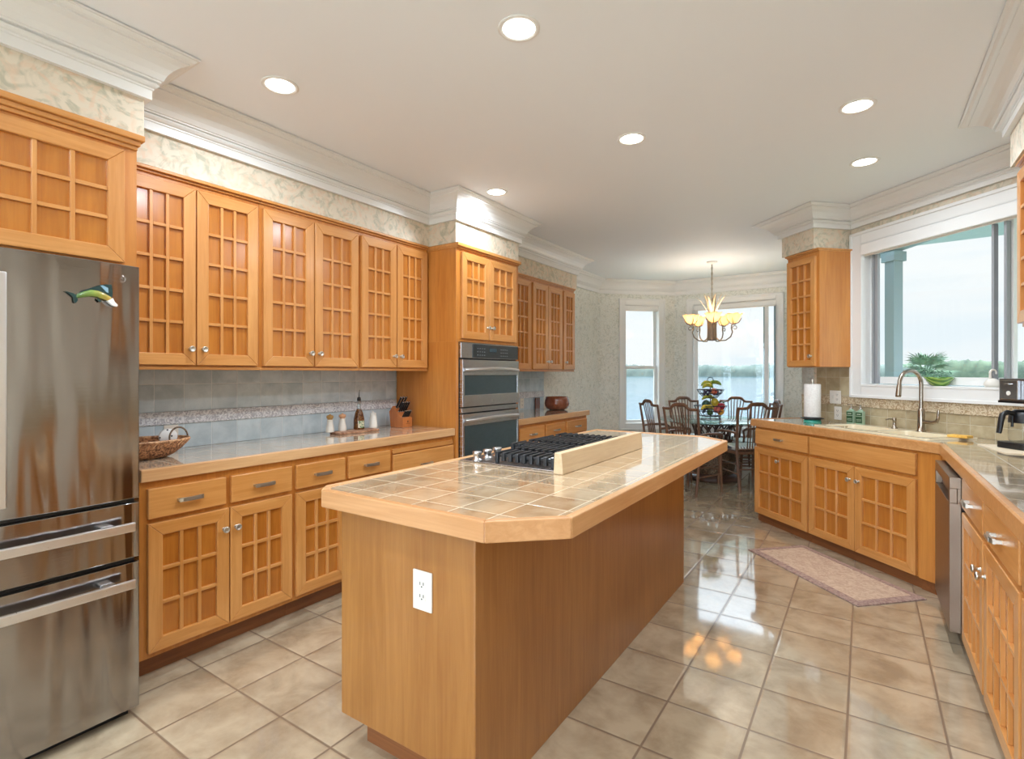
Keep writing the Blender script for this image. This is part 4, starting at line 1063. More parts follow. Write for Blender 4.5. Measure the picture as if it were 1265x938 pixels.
# rug
ru = thing('kitchen_rug', 'beige woven mat with mauve border in front of the sink', 'rug', DE(2.515, 3.545) + (0.0,), SR)
RWd, RDp = 0.985, 0.475
m = MB(); m.prism(rrect(0.05, RWd - 0.05, 0.05, RDp - 0.05, 0.01), 0.001, 0.011); m.build('rug_field', M['rug'], ru, 0.002)
m = MB(); m.sweep([(0, 0), (RWd, 0), (RWd, RDp), (0, RDp)], [(0, 0.001), (-0.05, 0.001), (-0.05, 0.012), (-0.045, 0.013), (-0.03, 0.011), (-0.006, 0.010), (0, 0.006)], closed=True); m.build('rug_border', M['rug_edge'], ru, label='mauve brown border')

# ------------------------------------------------------------------ things on the left counters
def lspot(px, X0, z=0.9155):
    p = on_x(px, X0); return (X0, p.y, z)
# basket
bk = thing('wicker_basket', 'oval woven wicker basket beside the refrigerator', 'basket', (-2.955, 1.125, 0.9155), R(80))
m = MB(); prof = [(0.0, 0.0), (0.13, 0.0), (0.165, 0.012), (0.215, 0.045), (0.245, 0.080), (0.250, 0.084), (0.240, 0.086), (0.205, 0.052), (0.155, 0.020), (0.0, 0.010)]
m.lathe(prof, n=48, squash=(1, 0.62)); m.build('basket_shell', M['wicker'], bk)
m = MB()
for i in range(40):
    a = 2 * math.pi * i / 40; a2 = a + 0.12
    m.tube([(0.228 * math.cos(a), 0.141 * math.sin(a), 0.062), (0.247 * math.cos((a + a2) / 2), 0.153 * math.sin((a + a2) / 2), 0.082), (0.246 * math.cos(a2), 0.153 * math.sin(a2), 0.088)], 0.004, 5)
m.tube([(0.246 * math.cos(R(a)), 0.1525 * math.sin(R(a)), 0.087) for a in range(0, 360, 6)], 0.0065, 8, closed=True)
m.build('basket_rim', mottled('rim_wicker', srgb(214, 168, 126), srgb(140, 92, 58), 50, 0.6), bk, label='lighter braided rim')
m = MB(); hx = 0.20
m.tube([(hx + 0.047 * math.cos(R(a)), 0.02, 0.088 + 0.052 * math.sin(R(a))) for a in range(-20, 201, 12)], 0.0045, 8); m.build('basket_handle', M['wicker_dark'], bk)
bk.scale = (0.87, 0.95, 1.0)
# white speckled disc in basket
q = on_x(208.5, -3.0)
sk_ = MB(); sk_.lathe([(0.0, 0), (0.036, 0), (0.041, 0.004), (0.041, 0.016), (0.036, 0.02), (0, 0.02)], n=32)
spk = mat('speckled_white', srgb(238, 236, 230), 0.4); nt, n, l, b = nodes(spk)
vo = n.new('ShaderNodeTexVoronoi'); vo.inputs['Scale'].default_value = 42; l.new(objvec(n, l, (1, 1, 1), False), vo.inputs['Vector'])
l.new(ramp(n, l, vo.outputs['Distance'], [(0.16, srgb(50, 50, 46)), (0.22, srgb(240, 238, 234))]), b.inputs['Base Color'])
o = one(sk_, 'speckled_disc', spk, 'white round disc with dark specks standing inside the wicker basket', 'decoration', loc=(-2.990, 1.268, 1.008))
o.rotation_euler = (R(90), 0, R(75))
# serving board with condiments
sb = MB(); sb.prism([(-0.06, -0.165), (0.06, -0.175), (0.064, 0.17), (0.0, 0.185), (-0.058, 0.165)], 0.0, 0.016)
sbx = -2.985
o = one(sb, 'serving_board', mottled('slab_grain', srgb(186, 142, 110), srgb(128, 84, 58), 18, 0.5), 'small brown wood board under the shakers and bottle', 'board', bevel=0.004, loc=(sbx, 2.465, 0.9155))
def shaker(px, X0, label, c):
    loc = lspot(px, X0, 0.932)
    t = thing('pepper_mill', label, 'shaker', loc, 0, 'two white shakers with wooden tops')
    m = MB(); m.lathe([(0.026, 0), (0.028, 0.004), (0.027, 0.025), (0.020, 0.060), (0.019, 0.078), (0.021, 0.084), (0.0, 0.085)], n=24); m.build('shaker_body', M['plastic'], t)
    m = MB(); m.lathe([(0.018, 0.085), (0.015, 0.089), (0.022, 0.095), (0.024, 0.104), (0.020, 0.113), (0.006, 0.117), (0.004, 0.122), (0, 0.123)], n=22); m.build('shaker_top', c, t, label='turned wooden top')
wt1 = mat('mill_top_olive', srgb(168, 128, 72), 0.4); wt2 = mat('mill_top_tan', srgb(206, 156, 118), 0.4)
shaker(407.6, -3.03, 'white shaker with olive brown wooden top, nearer the basket', wt1)
shaker(423.0, -3.03, 'white shaker with paler tan wooden top, nearer the oil bottle', wt2)
loc = lspot(443.5, -3.02, 0.932)
ob = thing('oil_bottle', 'brown oil bottle with black pourer and green label', 'bottle', loc)
m = MB(); m.lathe([(0.036, 0), (0.038, 0.004), (0.038, 0.05), (0.037, 0.075), (0.028, 0.115), (0.018, 0.14), (0.016, 0.144)], n=28); m.build('bottle_body', mottled('spiced_oil', srgb(128, 84, 40), srgb(70, 34, 16), 70, 0.15, 0.0, 1.0), ob)
m = MB(); m.lathe([(0.016, 0.144), (0.0125, 0.17), (0.0115, 0.196), (0.0135, 0.198), (0.0135, 0.204), (0, 0.204)], n=20); m.build('bottle_neck', glass('neck_glass', (0.8, 0.84, 0.84, 1), 0.22), ob, label='clear glass neck')
m = MB(); m.lathe([(0.010, 0.203), (0.014, 0.207), (0.012, 0.226), (0.005, 0.230), (0, 0.231)], n=16); m.tube([(0, 0, 0.228), (0.002, 0, 0.25), (0.006, 0, 0.282)], [0.0035, 0.003, 0.002], 8); m.build('pourer', M['black'], ob)
lb_ = MB(); a0 = -50
vs = []; K = 12
for z_ in (0.012, 0.062):
    for i in range(K + 1):
        a = R(a0 + 85 * i / K); vs.append((0.0388 * math.cos(a), 0.0388 * math.sin(a), z_))
lb_.add(vs, [(i, i + 1, K + 2 + i, K + 1 + i) for i in range(K)])
lb_.build('bottle_label', mottled('picture_label', srgb(226, 214, 186), srgb(60, 110, 60), 45, 0.5, 0.0, 1.0, 0.46, 0.52), ob, label='pictorial green and cream label')
loc = lspot(461.0, -3.01, 0.932)
jr = thing('white_jar', 'white ribbed ceramic jar right of the oil bottle', 'jar', loc)
m = MB(); pr = [(0.029, 0), (0.031, 0.003)] + [(0.0305 - 0.0008 * k + (0.0008 if k % 2 else 0), 0.010 + k * 0.008) for k in range(9)] + [(0.024, 0.086), (0.020, 0.092), (0.020, 0.104)]
m.lathe(pr + [(0, 0.104)], n=26); m.build('jar_body', M['plastic'], jr)
m = MB(); m.lathe([(0.021, 0.104), (0.021, 0.109), (0.008, 0.111), (0.006, 0.118), (0, 0.119)], n=20); m.build('jar_lid', M['plastic'], jr)
# knife block
kbp = on_x(497, -2.93)
kb = thing('knife_block', 'slanted wooden knife block at the end of the left counter', 'knife block', (-2.93, 2.925, 0.9155), R(0))
prof2 = [(-0.135, 0.0), (0.0, 0.0), (0.0, 0.075), (-0.03, 0.085), (-0.110, 0.165), (-0.150, 0.120)]
m = MB(); K = len(prof2); m.add([(x, -0.05, z) for x, z in prof2] + [(x, 0.05, z) for x, z in prof2], [tuple(range(K)), tuple(range(2 * K - 1, K - 1, -1))] + [(i, K + i, K + (i + 1) % K, (i + 1) % K) for i in range(K)])
m.build('block_body', M['knife_wood'], kb, 0.003)
m = MB(); m.lathe([(0.009, 0.0), (0.009, 0.001), (0, 0.001)], (0.0, 0.004, 0.046), (1, 0, 0), 16); m.box(0.0, 0.0012, -0.018, 0.026, 0.028, 0.031); m.build('block_stamp', M['toe'], kb)
kn0 = None
slots = [(-0.02, -0.035 + i * 0.0125, 0.080, 0.060, 0.0055) for i in range(6)] + [(-0.062, -0.030 + i * 0.022, 0.122, 0.088, 0.009) for i in range(4)] + [(-0.092, -0.028 + i * 0.028, 0.150, 0.100, 0.010) for i in range(3)]
klabels = ['slim black steak knife handle in the front row of the block'] * 6 + ['black kitchen knife handle in the middle row of the block'] * 4 + ['large black knife handle in the back row of the block'] * 3
dirv = Vector((0.55, 0, 0.84)).normalized()
for (kx, ky, kz, ln, kr), kl in zip(slots, klabels):
    m = MB(); base = Vector((kx, ky, kz)); 
    pts = [base + dirv * (ln * s_) for s_ in (0, 0.3, 0.7, 1.0)]
    m.tube(pts, [kr * 0.9, kr, kr * 0.85, kr], 8, flat=0.6, mi=0)
    m.lathe([(kr * 0.95, 0), (kr * 0.95, 0.004), (0, 0.004)], base - dirv * 0.001, dirv, 8, 1)
    m.lathe([(kr * 1.02, 0), (kr * 1.02, 0.003), (0, 0.003)], base + dirv * ln, dirv, 8, 1)
    one(m, 'kitchen_knife', [M['black'], M['chrome']], kl, 'knife', 'knives standing in the block', loc=(-2.93, 2.925, 0.9155))
# wooden bowl
bw = MB(); bw.lathe([(0.0, 0), (0.085, 0), (0.115, 0.012), (0.138, 0.045), (0.143, 0.075), (0.136, 0.112), (0.128, 0.148), (0.121, 0.148), (0.128, 0.11), (0.132, 0.07), (0.10, 0.02), (0, 0.014)], n=44)
one(bw, 'wooden_bowl', M['bowl_wood'], 'large dark brown turned wooden bowl on the far left counter', 'bowl', loc=(-2.93, on_x(688, -2.93).y, 0.9155))
kq = on_x(655, -3.12)
m = MB(); m.prism(rrect(-0.09, 0.09, -0.006, 0.006, 0.004), 0.0, 0.165)
o = one(m, 'small_board', M['bowl_wood'], 'small dark board leaning on the tile left of the wooden bowl', 'board', loc=(-3.165, on_x(663.5, -3.17).y, 0.916), rz=R(90), bevel=0.003)
o.scale = (0.55, 1, 0.8)

# ------------------------------------------------------------------ dining bay
TC = Vector((-1.605, 6.97, 0))
tb = thing('dining_table', 'round glass top dining table on a woven lattice pedestal', 'table', (TC.x, TC.y, 0))
m = MB(); m.lathe([(0.0, 0.738), (0.655, 0.738), (0.66, 0.741), (0.66, 0.748), (0.655, 0.751), (0, 0.751)], n=64); m.build('glass_top', M['table_glass'], tb, label='round clear glass top')
m = MB(); m.lathe([(0.20, 0.690), (0.262, 0.690), (0.270, 0.70), (0.270, 0.726), (0.262, 0.735), (0.20, 0.735), (0.20, 0.690)], n=44); m.build('top_ring', M['table_wood'], tb)
m = MB()
for i in range(14):
    a = 2 * math.pi * i / 14
    for s_ in (-1, 1):
        b2 = a + s_ * 0.75
        pts = []
        for k in range(6):
            u = k / 5; aa = a + (b2 - a) * u; rr = 0.255 - 0.05 * math.sin(math.pi * u * 0.9) ; pts.append((rr * math.cos(aa), rr * math.sin(aa), 0.695 - 0.30 * u))
        m.tube(pts, 0.0095, 7)
m.build('lattice', M['table_wood'], tb)
m = MB(); pr = [(0.20, 0.40)]
for k in range(14):
    z_ = 0.39 - 0.025 * k; rr = 0.215 + 0.055 * math.sin(math.pi * (0.1 + k / 16)); pr += [(rr + 0.008, z_), (rr - 0.002, z_ - 0.012)]
m.lathe(pr + [(0.24, 0.03), (0.24, 0.0), (0, 0.0)], n=36); m.build('woven_drum', M['wicker_dark'], tb)
m = MB(); m.lathe([(0.25, 0.085), (0.30, 0.06), (0.325, 0.025), (0.32, 0.0), (0, 0.0)], n=36); m.build('pedestal_foot', M['table_wood'], tb)

seatm = mat('striped_fabric', srgb(216, 218, 216), 0.85); nt, n, l, b = nodes(seatm)
wv = n.new('ShaderNodeTexWave'); wv.bands_direction = 'X'; wv.inputs['Scale'].default_value = 9; wv.inputs['Distortion'].default_value = 0.6
l.new(objvec(n, l, (1, 1, 1), False), wv.inputs['Vector']); l.new(ramp(n, l, wv.outputs['Fac'], [(0.25, srgb(92, 94, 104)), (0.42, srgb(222, 222, 218))]), b.inputs['Base Color'])

def make_chair():
    t = thing('dining_chair', '', 'chair', (0, 0, 0), 0, 'dining chairs around the glass table')
    ym = -0.21
    for s in (-1, 1):
        m = MB(); m.tube([(s * 0.205, ym - 0.07, 0), (s * 0.205, ym - 0.03, 0.22), (s * 0.205, ym, 0.45), (s * 0.218, ym - 0.03, 0.70), (s * 0.228, ym - 0.075, 0.945)], [0.017, 0.018, 0.020, 0.017, 0.015], 8); m.build('back_post', M['chair'], t)
        m = MB(); m.tube([(s * 0.225, 0.24, 0), (s * 0.222, 0.225, 0.22), (s * 0.222, 0.215, 0.44)], [0.015, 0.018, 0.020], 8); m.build('leg', M['chair'], t)
        m = MB(); m.tube([(s * 0.222, ym - 0.015, 0.66), (s * 0.245, ym + 0.10, 0.672), (s * 0.26, 0.06, 0.665), (s * 0.262, 0.17, 0.655), (s * 0.25, 0.205, 0.63), (s * 0.232, 0.19, 0.56), (s * 0.224, 0.20, 0.44)], [0.014, 0.015, 0.016, 0.017, 0.016, 0.014, 0.015], 8); m.build('arm', M['chair'], t)
        m = MB(); m.tube([(s * 0.215, 0.218, 0.20), (s * 0.205, ym - 0.035, 0.20)], 0.009, 7); m.build('side_stretcher', M['chair'], t); m = MB(); m.tube([(s * 0.215, 0.222, 0.30), (s * 0.205, ym - 0.02, 0.30)], 0.009, 7); m.build('side_stretcher', M['chair'], t)
    crest = []
    for i in range(17):
        u = -1 + i / 8; hump = 0.048 * max(0, min(1, (0.62 - abs(u)) / 0.26)) if abs(u) < 0.62 else 0.0
        hump = 0.048 * (0.5 - 0.5 * math.cos(math.pi * max(0, min(1, (0.56 - abs(u)) / 0.28))))
        crest.append((u * 0.238, ym - 0.078 - 0.015 * (1 - u * u), 0.938 + hump + (0.004 if abs(u) > 0.9 else 0)))
    m = MB(); m.tube(crest, [0.014 + 0.010 * (1 - abs(-1 + i / 8)) for i in range(17)], 8, flat=0.8); m.build('crest_rail', M['chair'], t)
    for k in range(6):
        u = (k - 2.5) / 2.5; m = MB(); m.tube([(u * 0.075, ym + 0.004, 0.47), (u * 0.085, ym - 0.035, 0.70), (u * 0.118, ym - 0.085, 0.965)], [0.0065, 0.0075, 0.0065], 7); m.build('spindle', M['chair'], t)
    for a_, b_, r_ in (((-0.205, ym, 0.47), (0.205, ym, 0.47), 0.012), ((-0.205, ym - 0.03, 0.25), (0.205, ym - 0.03, 0.25), 0.009), ((-0.222, 0.222, 0.25), (0.222, 0.222, 0.25), 0.009)):
        m = MB(); m.tube([a_, b_], r_, 7); m.build('cross_rail', M['chair'], t)
    m = MB(); m.prism([(-0.235, 0.235), (0.235, 0.235), (0.215, -0.215), (-0.215, -0.215)], 0.415, 0.450); m.build('seat_frame', M['chair'], t, 0.006)
    m = MB(); m.prism([(-0.225, 0.225), (0.225, 0.225), (0.195, -0.19), (-0.195, -0.19)], 0.451, 0.498); m.build('seat_cushion', seatm, t, 0.02, label='striped fabric seat', seg=3)
    return t
chair0 = make_chair()
fwd = Vector((-math.sin(YAW), math.cos(YAW), 0)); rgt = Vector((math.cos(YAW), math.sin(YAW), 0))
def cpos(px, depth): return fwd * depth + rgt * ((px - 632.5) / 650 * depth)
spec = [ (798, 6.58, 'left chair by the narrow bay window, seen side on', 8),
         (838, 5.78, 'dining chair with its back turned, left of the two nearest', -14),
         (843, 7.44, 'far dining chair left of the fruit stand, facing the camera', 0),
         (910, 7.42, 'far dining chair right of the fruit stand, facing the camera', -4),
         (937, 5.84, 'dining chair with its back turned, right one beside the sink counter', -8),
         (962, 6.55, 'rightmost dining chair, mostly hidden behind the nearer chair', 0)]
for i, (px, dp, lb, tw) in enumerate(spec):
    o = chair0 if i == 0 else copy_tree(chair0)
    bp = cpos(px, dp)
    d = (TC - bp); d.z = 0; a = math.atan2(d.y, d.x) - math.pi / 2 + R(tw)
    # bp is where the top of the back stands; chair origin is 0.29 in front of it
    o.rotation_euler = (0, 0, a); f_ = Vector((-math.sin(a), math.cos(a), 0))
    o.location = bp + f_ * 0.29; o.location.z = 0.0
    o['label'] = lb; o.scale = (0.95, 0.90, 1.0)

# fruit stand
fs0 = Vector((TC.x - 0.0, TC.y - 0.0, 0.7515)); fq = cpos(877.5, 6.62); FS = Vector((fq.x, fq.y, 0.7515))
st = thing('fruit_stand', 'two tier dark wire fruit stand on the glass table', 'fruit stand', FS)
m = MB(); m.tube([(0, 0, 0.0), (0, 0, 0.46)], 0.006, 8); m.build('pole', M['iron'], st)
m = MB(); m.tube([(rgt.x * 0.036 * math.cos(R(a)), rgt.y * 0.036 * math.cos(R(a)), 0.495 + 0.036 * math.sin(R(a))) for a in range(0, 360, 15)], 0.005, 8, closed=True); m.build('ring_handle', M['iron'], st)
def wire_bowl(z0, r0, r1, h):
    m = MB()
    for z_, r_ in ((z0, r0), (z0 + h * 0.5, (r0 + r1) / 2 + 0.01), (z0 + h, r1)):
        m.tube([(r_ * math.cos(R(a)), r_ * math.sin(R(a)), z_) for a in range(0, 360, 12)], 0.005, 6, closed=True)
    for k in range(20):
        a = 2 * math.pi * k / 20; m.tube([(0, 0, z0), (r0 * math.cos(a), r0 * math.sin(a), z0), (((r0 + r1) / 2 + .01) * math.cos(a), ((r0 + r1) / 2 + .01) * math.sin(a), z0 + h * .5), (r1 * math.cos(a), r1 * math.sin(a), z0 + h)], 0.0025, 5)
    m.build('wire_bowl', M['iron'], st)
wire_bowl(0.045, 0.12, 0.195, 0.13); wire_bowl(0.280, 0.085, 0.160, 0.095)
m = MB(); m.tube([(0.125 * math.cos(R(a)), 0.125 * math.sin(R(a)), 0.004) for a in range(0, 360, 12)], 0.004, 6, closed=True)
for k in range(4):
    a = R(45 + 90 * k); m.tube([(0.125 * math.cos(a), 0.125 * math.sin(a), 0.004), (0.11 * math.cos(a), 0.11 * math.sin(a), 0.045)], 0.0035, 6)
m.build('stand_foot', M['iron'], st)
def fruit(name, c, r, lx, ld, z, label, squash=1.0, c2=None):
    r *= 1.12; m = MB(); pr = []
    for i in range(13):
        a = math.pi * i / 12; pr.append((r * math.sin(a) * (1 + 0.04 * math.cos(a)), r * (1 - math.cos(a)) * squash))
    m.lathe(pr, n=20); m.cyl((0, 0, 2 * r * squash - 0.004), (0.002, 0, 2 * r * squash + 0.010), 0.0018, n=6, mi=1)
    p = FS + rgt * lx + fwd * ld; one(m, name, [mottled(name + '_skin', c, c2 or c, 30, 0.3), M['toe']], label, name, 'fruit on the two tier stand', loc=(p.x, p.y, FS.z + z))
def banana(lx, ld, z, ang, label, c1, c2):
    m = MB(); pts = []; rr = []
    for i in range(11):
        a = R(-55 + 11 * i); pts.append((0.098 * math.sin(a), 0, 0.098 * math.cos(a) - 0.056)); rr.append(0.025 * (1 - abs(i - 5) ** 3 / 150))
    rr[0] = rr[-1] = 0.005; m.tube(pts, rr, 8)
    p = FS + rgt * lx + fwd * ld; one(m, 'banana', mottled('banana_skin', c1, c2, 14, 0.4), label, 'banana', 'bananas on the two tier stand', loc=(p.x, p.y, FS.z + z), rz=ang)
def grapes(lx, ld, z, c, label, n_=22, sp=0.05):
    m = MB()
    for i in range(n_):
        g_ = (random.uniform(-sp, sp), random.uniform(-sp, sp) * 0.7, random.uniform(-0.035, 0.03)); r_ = random.uniform(0.012, 0.015)
        m.lathe([(r_ * math.sin(math.pi * k / 6), -r_ * math.cos(math.pi * k / 6)) for k in range(7)], g_, n=10)
    p = FS + rgt * lx + fwd * ld; one(m, 'grape_bunch', mat('grape', c, 0.25, coat=0.4), label, 'grapes', loc=(p.x, p.y, FS.z + z))
Yel, Grn = srgb(206, 190, 60), srgb(140, 160, 50)
banana(-0.05, -0.02, 0.425, YAW + 0.25, 'green yellow banana arched over the left of the upper tier', Yel, Grn)
banana(-0.055, -0.06, 0.395, YAW + 0.35, 'yellow banana lying lower on the left of the upper tier', Yel, Grn)
banana(0.055, 0.0, 0.43, YAW - 0.7, 'green banana arched over the right of the upper tier', srgb(150, 165, 50), srgb(110, 140, 44))
fruit('peach', srgb(214, 120, 84), 0.036, 0.005, -0.105, 0.315, 'orange peach at the front of the upper tier', c2=srgb(190, 80, 64))
grapes(-0.055, -0.06, 0.345, srgb(72, 52, 88), 'dark purple grapes at the left of the upper tier')
grapes(0.07, -0.05, 0.350, srgb(86, 78, 112), 'dusky purple grapes at the right of the upper tier')
banana(-0.045, -0.05, 0.250, YAW + 0.1, 'green yellow banana across the top of the lower tier', Yel, Grn)
banana(-0.085, -0.13, 0.135, YAW + 0.1, 'yellow banana at the lower left of the lower tier', srgb(222, 194, 60), Yel)
fruit('avocado', srgb(44, 84, 70), 0.045, -0.09, -0.10, 0.150, 'dark green avocado at the left of the lower tier', c2=srgb(34, 60, 54))
fruit('pear', srgb(206, 180, 56), 0.042, 0.025, -0.08, 0.165, 'yellow pear in the middle of the lower tier', 1.15, srgb(176, 160, 50))
fruit('apple', srgb(176, 48, 60), 0.042, 0.095, -0.11, 0.130, 'red apple at the right of the lower tier', 0.93, srgb(150, 30, 50))
fruit('peach', srgb(206, 110, 96), 0.038, 0.03, -0.135, 0.092, 'pink peach low at the front of the lower tier', c2=srgb(170, 80, 84))
fruit('orange', srgb(222, 150, 60), 0.038, 0.09, -0.10, 0.062, 'small orange low at the right of the lower tier')
fruit('lime', srgb(80, 110, 60), 0.034, -0.05, -0.12, 0.062, 'green lime low at the left of the lower tier')
grapes(0.11, -0.02, 0.19, srgb(96, 134, 90), 'green grapes at the upper right of the lower tier')
grapes(-0.02, -0.03, 0.125, srgb(110, 74, 90), 'reddish grapes in the middle of the lower tier', 34, 0.09)

# chandelier
hq = cpos(879.5, 6.35)
ch = thing('chandelier', 'iron chandelier with palm leaves and amber glass cups over the dining table', 'chandelier', (hq.x, hq.y, 0))
CH = mat('chandelier_iron', srgb(150, 140, 122), 0.45, 0.3); LEAF = mat('gilded_leaf', srgb(208, 184, 148), 0.45, 0.15)
m = MB(); m.lathe([(0.062, 2.678), (0.062, 2.668), (0.035, 2.655), (0.012, 2.648), (0, 2.648)], n=28); m.build('canopy', M['white'], ch)
m = MB()
for k in range(14):
    z_ = 2.645 - k * 0.031
    m.tube([((0.008 if k % 2 else 0.002) * math.cos(R(a)), (0.002 if k % 2 else 0.008) * math.cos(R(a)), z_ + 0.018 * math.sin(R(a)) - 0.015) for a in range(0, 360, 30)], 0.003, 6, closed=True)
m.cyl((0, 0, 2.64), (0, 0, 2.0), 0.0035); m.build('chain', CH, ch)
m = MB(); m.lathe([(0.03, 1.725), (0.062, 1.735), (0.058, 1.76), (0.045, 1.79), (0.042, 1.90), (0.052, 2.03), (0.04, 2.06), (0.0, 2.07)], n=24)
for k in range(10):
    a = 2 * math.pi * k / 10; m.tube([(0.050 * math.cos(a), 0.050 * math.sin(a), 1.735), (0.046 * math.cos(a), 0.046 * math.sin(a), 1.88), (0.054 * math.cos(a), 0.054 * math.sin(a), 2.03)], 0.008, 6)
m.build('center_column', CH, ch)
for k in range(10):
    a = 2 * math.pi * k / 10 + 0.3; lean = 0.16 if k % 2 else 0.09; hgt = 0.30 if k % 2 else 0.33
    m = MB(); L_ = 8; vs = []
    ca, sa = math.cos(a), math.sin(a)
    for i in range(L_ + 1):
        u = i / L_; r_ = 0.02 + lean * u ** 1.5; z_ = 1.98 + hgt * u - 0.05 * max(0, u - 0.7) ** 2 * 6; w_ = 0.020 * math.sin(math.pi * (0.12 + 0.88 * u) ) + 0.002
        for s_, q_ in ((-1, 0), (0, 0.006), (1, 0), (0, -0.001)):
            vs.append(((r_ + q_) * ca - s_ * w_ * sa, (r_ + q_) * sa + s_ * w_ * ca, z_))
    fs = []
    for i in range(L_):
        for q_ in range(4): fs.append((i * 4 + q_, i * 4 + (q_ + 1) % 4, i * 4 + 4 + (q_ + 1) % 4, i * 4 + 4 + q_))
    fs += [(0, 1, 2, 3), tuple(L_ * 4 + q_ for q_ in range(4))]
    m.add(vs, fs, 0, True); m.build('palm_leaf', LEAF, ch)
amber = bpy.data.materials.new('amber_glass'); amber.use_nodes = True
nt = amber.node_tree; n = nt.nodes; l = nt.links; n.clear()
out = n.new('ShaderNodeOutputMaterial'); tl = n.new('ShaderNodeBsdfTranslucent'); df = n.new('ShaderNodeBsdfDiffuse'); gx = n.new('ShaderNodeMixShader'); gx.inputs[0].default_value = 0.35
tl.inputs['Color'].default_value = srgb(252, 226, 186); df.inputs['Color'].default_value = srgb(244, 214, 170)
l.new(tl.outputs[0], gx.inputs[1]); l.new(df.outputs[0], gx.inputs[2]); l.new(gx.outputs[0], out.inputs[0])
for k in range(5):
    a = YAW - R(20.8) + R(-90 + 72 * k + 3); ca, sa = math.cos(a), math.sin(a)
    P = lambda r_, z_: (r_ * ca, r_ * sa, z_)
    m = MB(); pts = [P(0.045, 1.76), P(0.09, 1.722), (P(0.16, 1.725)), P(0.215, 1.765), P(0.235, 1.82), P(0.222, 1.865), P(0.225, 1.905), P(0.255, 1.915)]
    m.tube(pts, 0.0075, 8)
    sc_ = [P(0.225 + 0.02, 1.865)] + [P(0.262 + 0.030 * math.cos(R(t_)) * (1 - i * 0.07), 1.868 + 0.030 * math.sin(R(t_)) * (1 - i * 0.07)) for i, t_ in enumerate(range(180, -150, -40))]
    m.tube(sc_, 0.005, 7); m.lathe([(0.018, 0), (0.024, 0.008), (0.008, 0.016)], P(0.252, 1.905), n=14)
    am = m.build('arm', CH, ch)
    m = MB(); K = 30; rings = []
    prf = [(0.018, 0.0), (0.045, 0.018), (0.065, 0.050), (0.078, 0.085), (0.092, 0.108)]
    vs = []
    for j, (r_, z_) in enumerate(prf + [(r_ - 0.003, z_ + 0.002) for r_, z_ in reversed(prf)]):
        jj = j if j < 5 else 9 - j; wv_ = 0.012 * (jj / 4) ** 3
        for q_ in range(K):
            g_ = 2 * math.pi * q_ / K; rr = r_ + wv_ * math.cos(6 * g_); c0 = P(0.252, 1.925)
            vs.append((c0[0] + rr * math.cos(g_), c0[1] + rr * math.sin(g_), c0[2] + z_ + wv_ * 0.4 * math.cos(6 * g_)))
    fs = []
    for j in range(9):
        for q_ in range(K): fs.append((j * K + q_, j * K + (q_ + 1) % K, (j + 1) * K + (q_ + 1) % K, (j + 1) * K + q_))
    m.add(vs, fs, 0, True); sh = m.build('glass_shade', amber, am, label='fluted amber glass cup')
    m = MB(); m.lathe([(0.019 * math.sin(math.pi * i / 8), 0.05 * (1 - math.cos(math.pi * i / 8)) / 2) for i in range(9)], P(0.252, 1.945), n=14); m.build('bulb', M['bulb'], am)
    m = MB()
    for q_ in range(4):
        g_ = a + q_ * math.pi / 2; c0 = P(0.252, 1.918); m.tube([(c0[0] + r_ * math.cos(g_), c0[1] + r_ * math.sin(g_), c0[2] + z_) for r_, z_ in ((0.015, 0.0), (0.050, 0.010), (0.074, 0.045), (0.084, 0.068))], [0.005, 0.006, 0.005, 0.002], 6)
    m.build('shade_claw', CH, am)
    pd = bpy.data.lights.new('bulb_glow', 'POINT'); pd.energy = 2.6; pd.color = (1, 0.92, 0.80); pd.shadow_soft_size = 0.02
    po = bpy.data.objects.new('bulb_glow', pd); COL.objects.link(po); po.parent = ch; po.location = P(0.252, 2.02)

# ------------------------------------------------------------------ outside
water = mat('lake_water', srgb(64, 92, 104), 0.08); nt, n, l, b = nodes(water)
bump(n, l, b, noise(n, l, objvec(n, l, (0.4, 1.2, 1), False), 1.0, 4, 0.6), 0.35, 0.2)
m = MB(); m.prism([(-2500, 12), (2500, 12), (2500, 3000), (-2500, 3000)], -4.2, -4.0)
tag(m.build('lake', water), 'wide pale blue lake beyond the windows', 'lake', kind='stuff')
m = MB(); m.prism([(-60, -60), (60, -60), (60, 14), (-60, 14)], -3.4, -3.1)
tag(m.build('lawn', mottled('lawn_grass', srgb(124, 126, 98), srgb(98, 102, 76), 3, 0.9)), 'green lawn around the house', 'grass', kind='stuff')
# far shore: a long wooded ridge
random.seed(3)
def ridge(a0, a1, Rr, h0, h1, step, name, label, ma, depth=60):
    mb = MB(); rows = []; K = int((a1 - a0) / step)
    prof_ = [(0, 0.0), (-1, 0.3), (-2, 0.6), (0, 0.85), (3, 0.97), (7, 1.0), (12, 0.9), (16, 0.0)]
    ph = [random.uniform(0, 6.3) for _ in range(5)]
    for i in range(K + 1):
        a = a0 + step * i; hh = h0 + (h1 - h0) * (0.5 + 0.25 * math.sin(a * 0.9 + ph[0]) + 0.25 * math.sin(a * 0.31 + ph[1])) + random.uniform(-0.35, 0.35) + 0.5 * math.sin(a * 7 + ph[2]) + 0.35 * math.sin(a * 17 + ph[3])
        for d_, z_ in prof_:
            r_ = Rr + d_ + random.uniform(-0.8, 0.8); th_ = R(90 - a); mb.v.append((r_ * math.cos(th_), r_ * math.sin(th_), -4.0 + hh * z_))
    P_ = len(prof_)
    for i in range(K):
        for j in range(P_ - 1):
            mb.f.append([i * P_ + j, (i + 1) * P_ + j, (i + 1) * P_ + j + 1, i * P_ + j + 1]); mb.m.append(0); mb.s.append(True)
    tag(mb.build(name, ma), label, 'trees', kind='stuff')
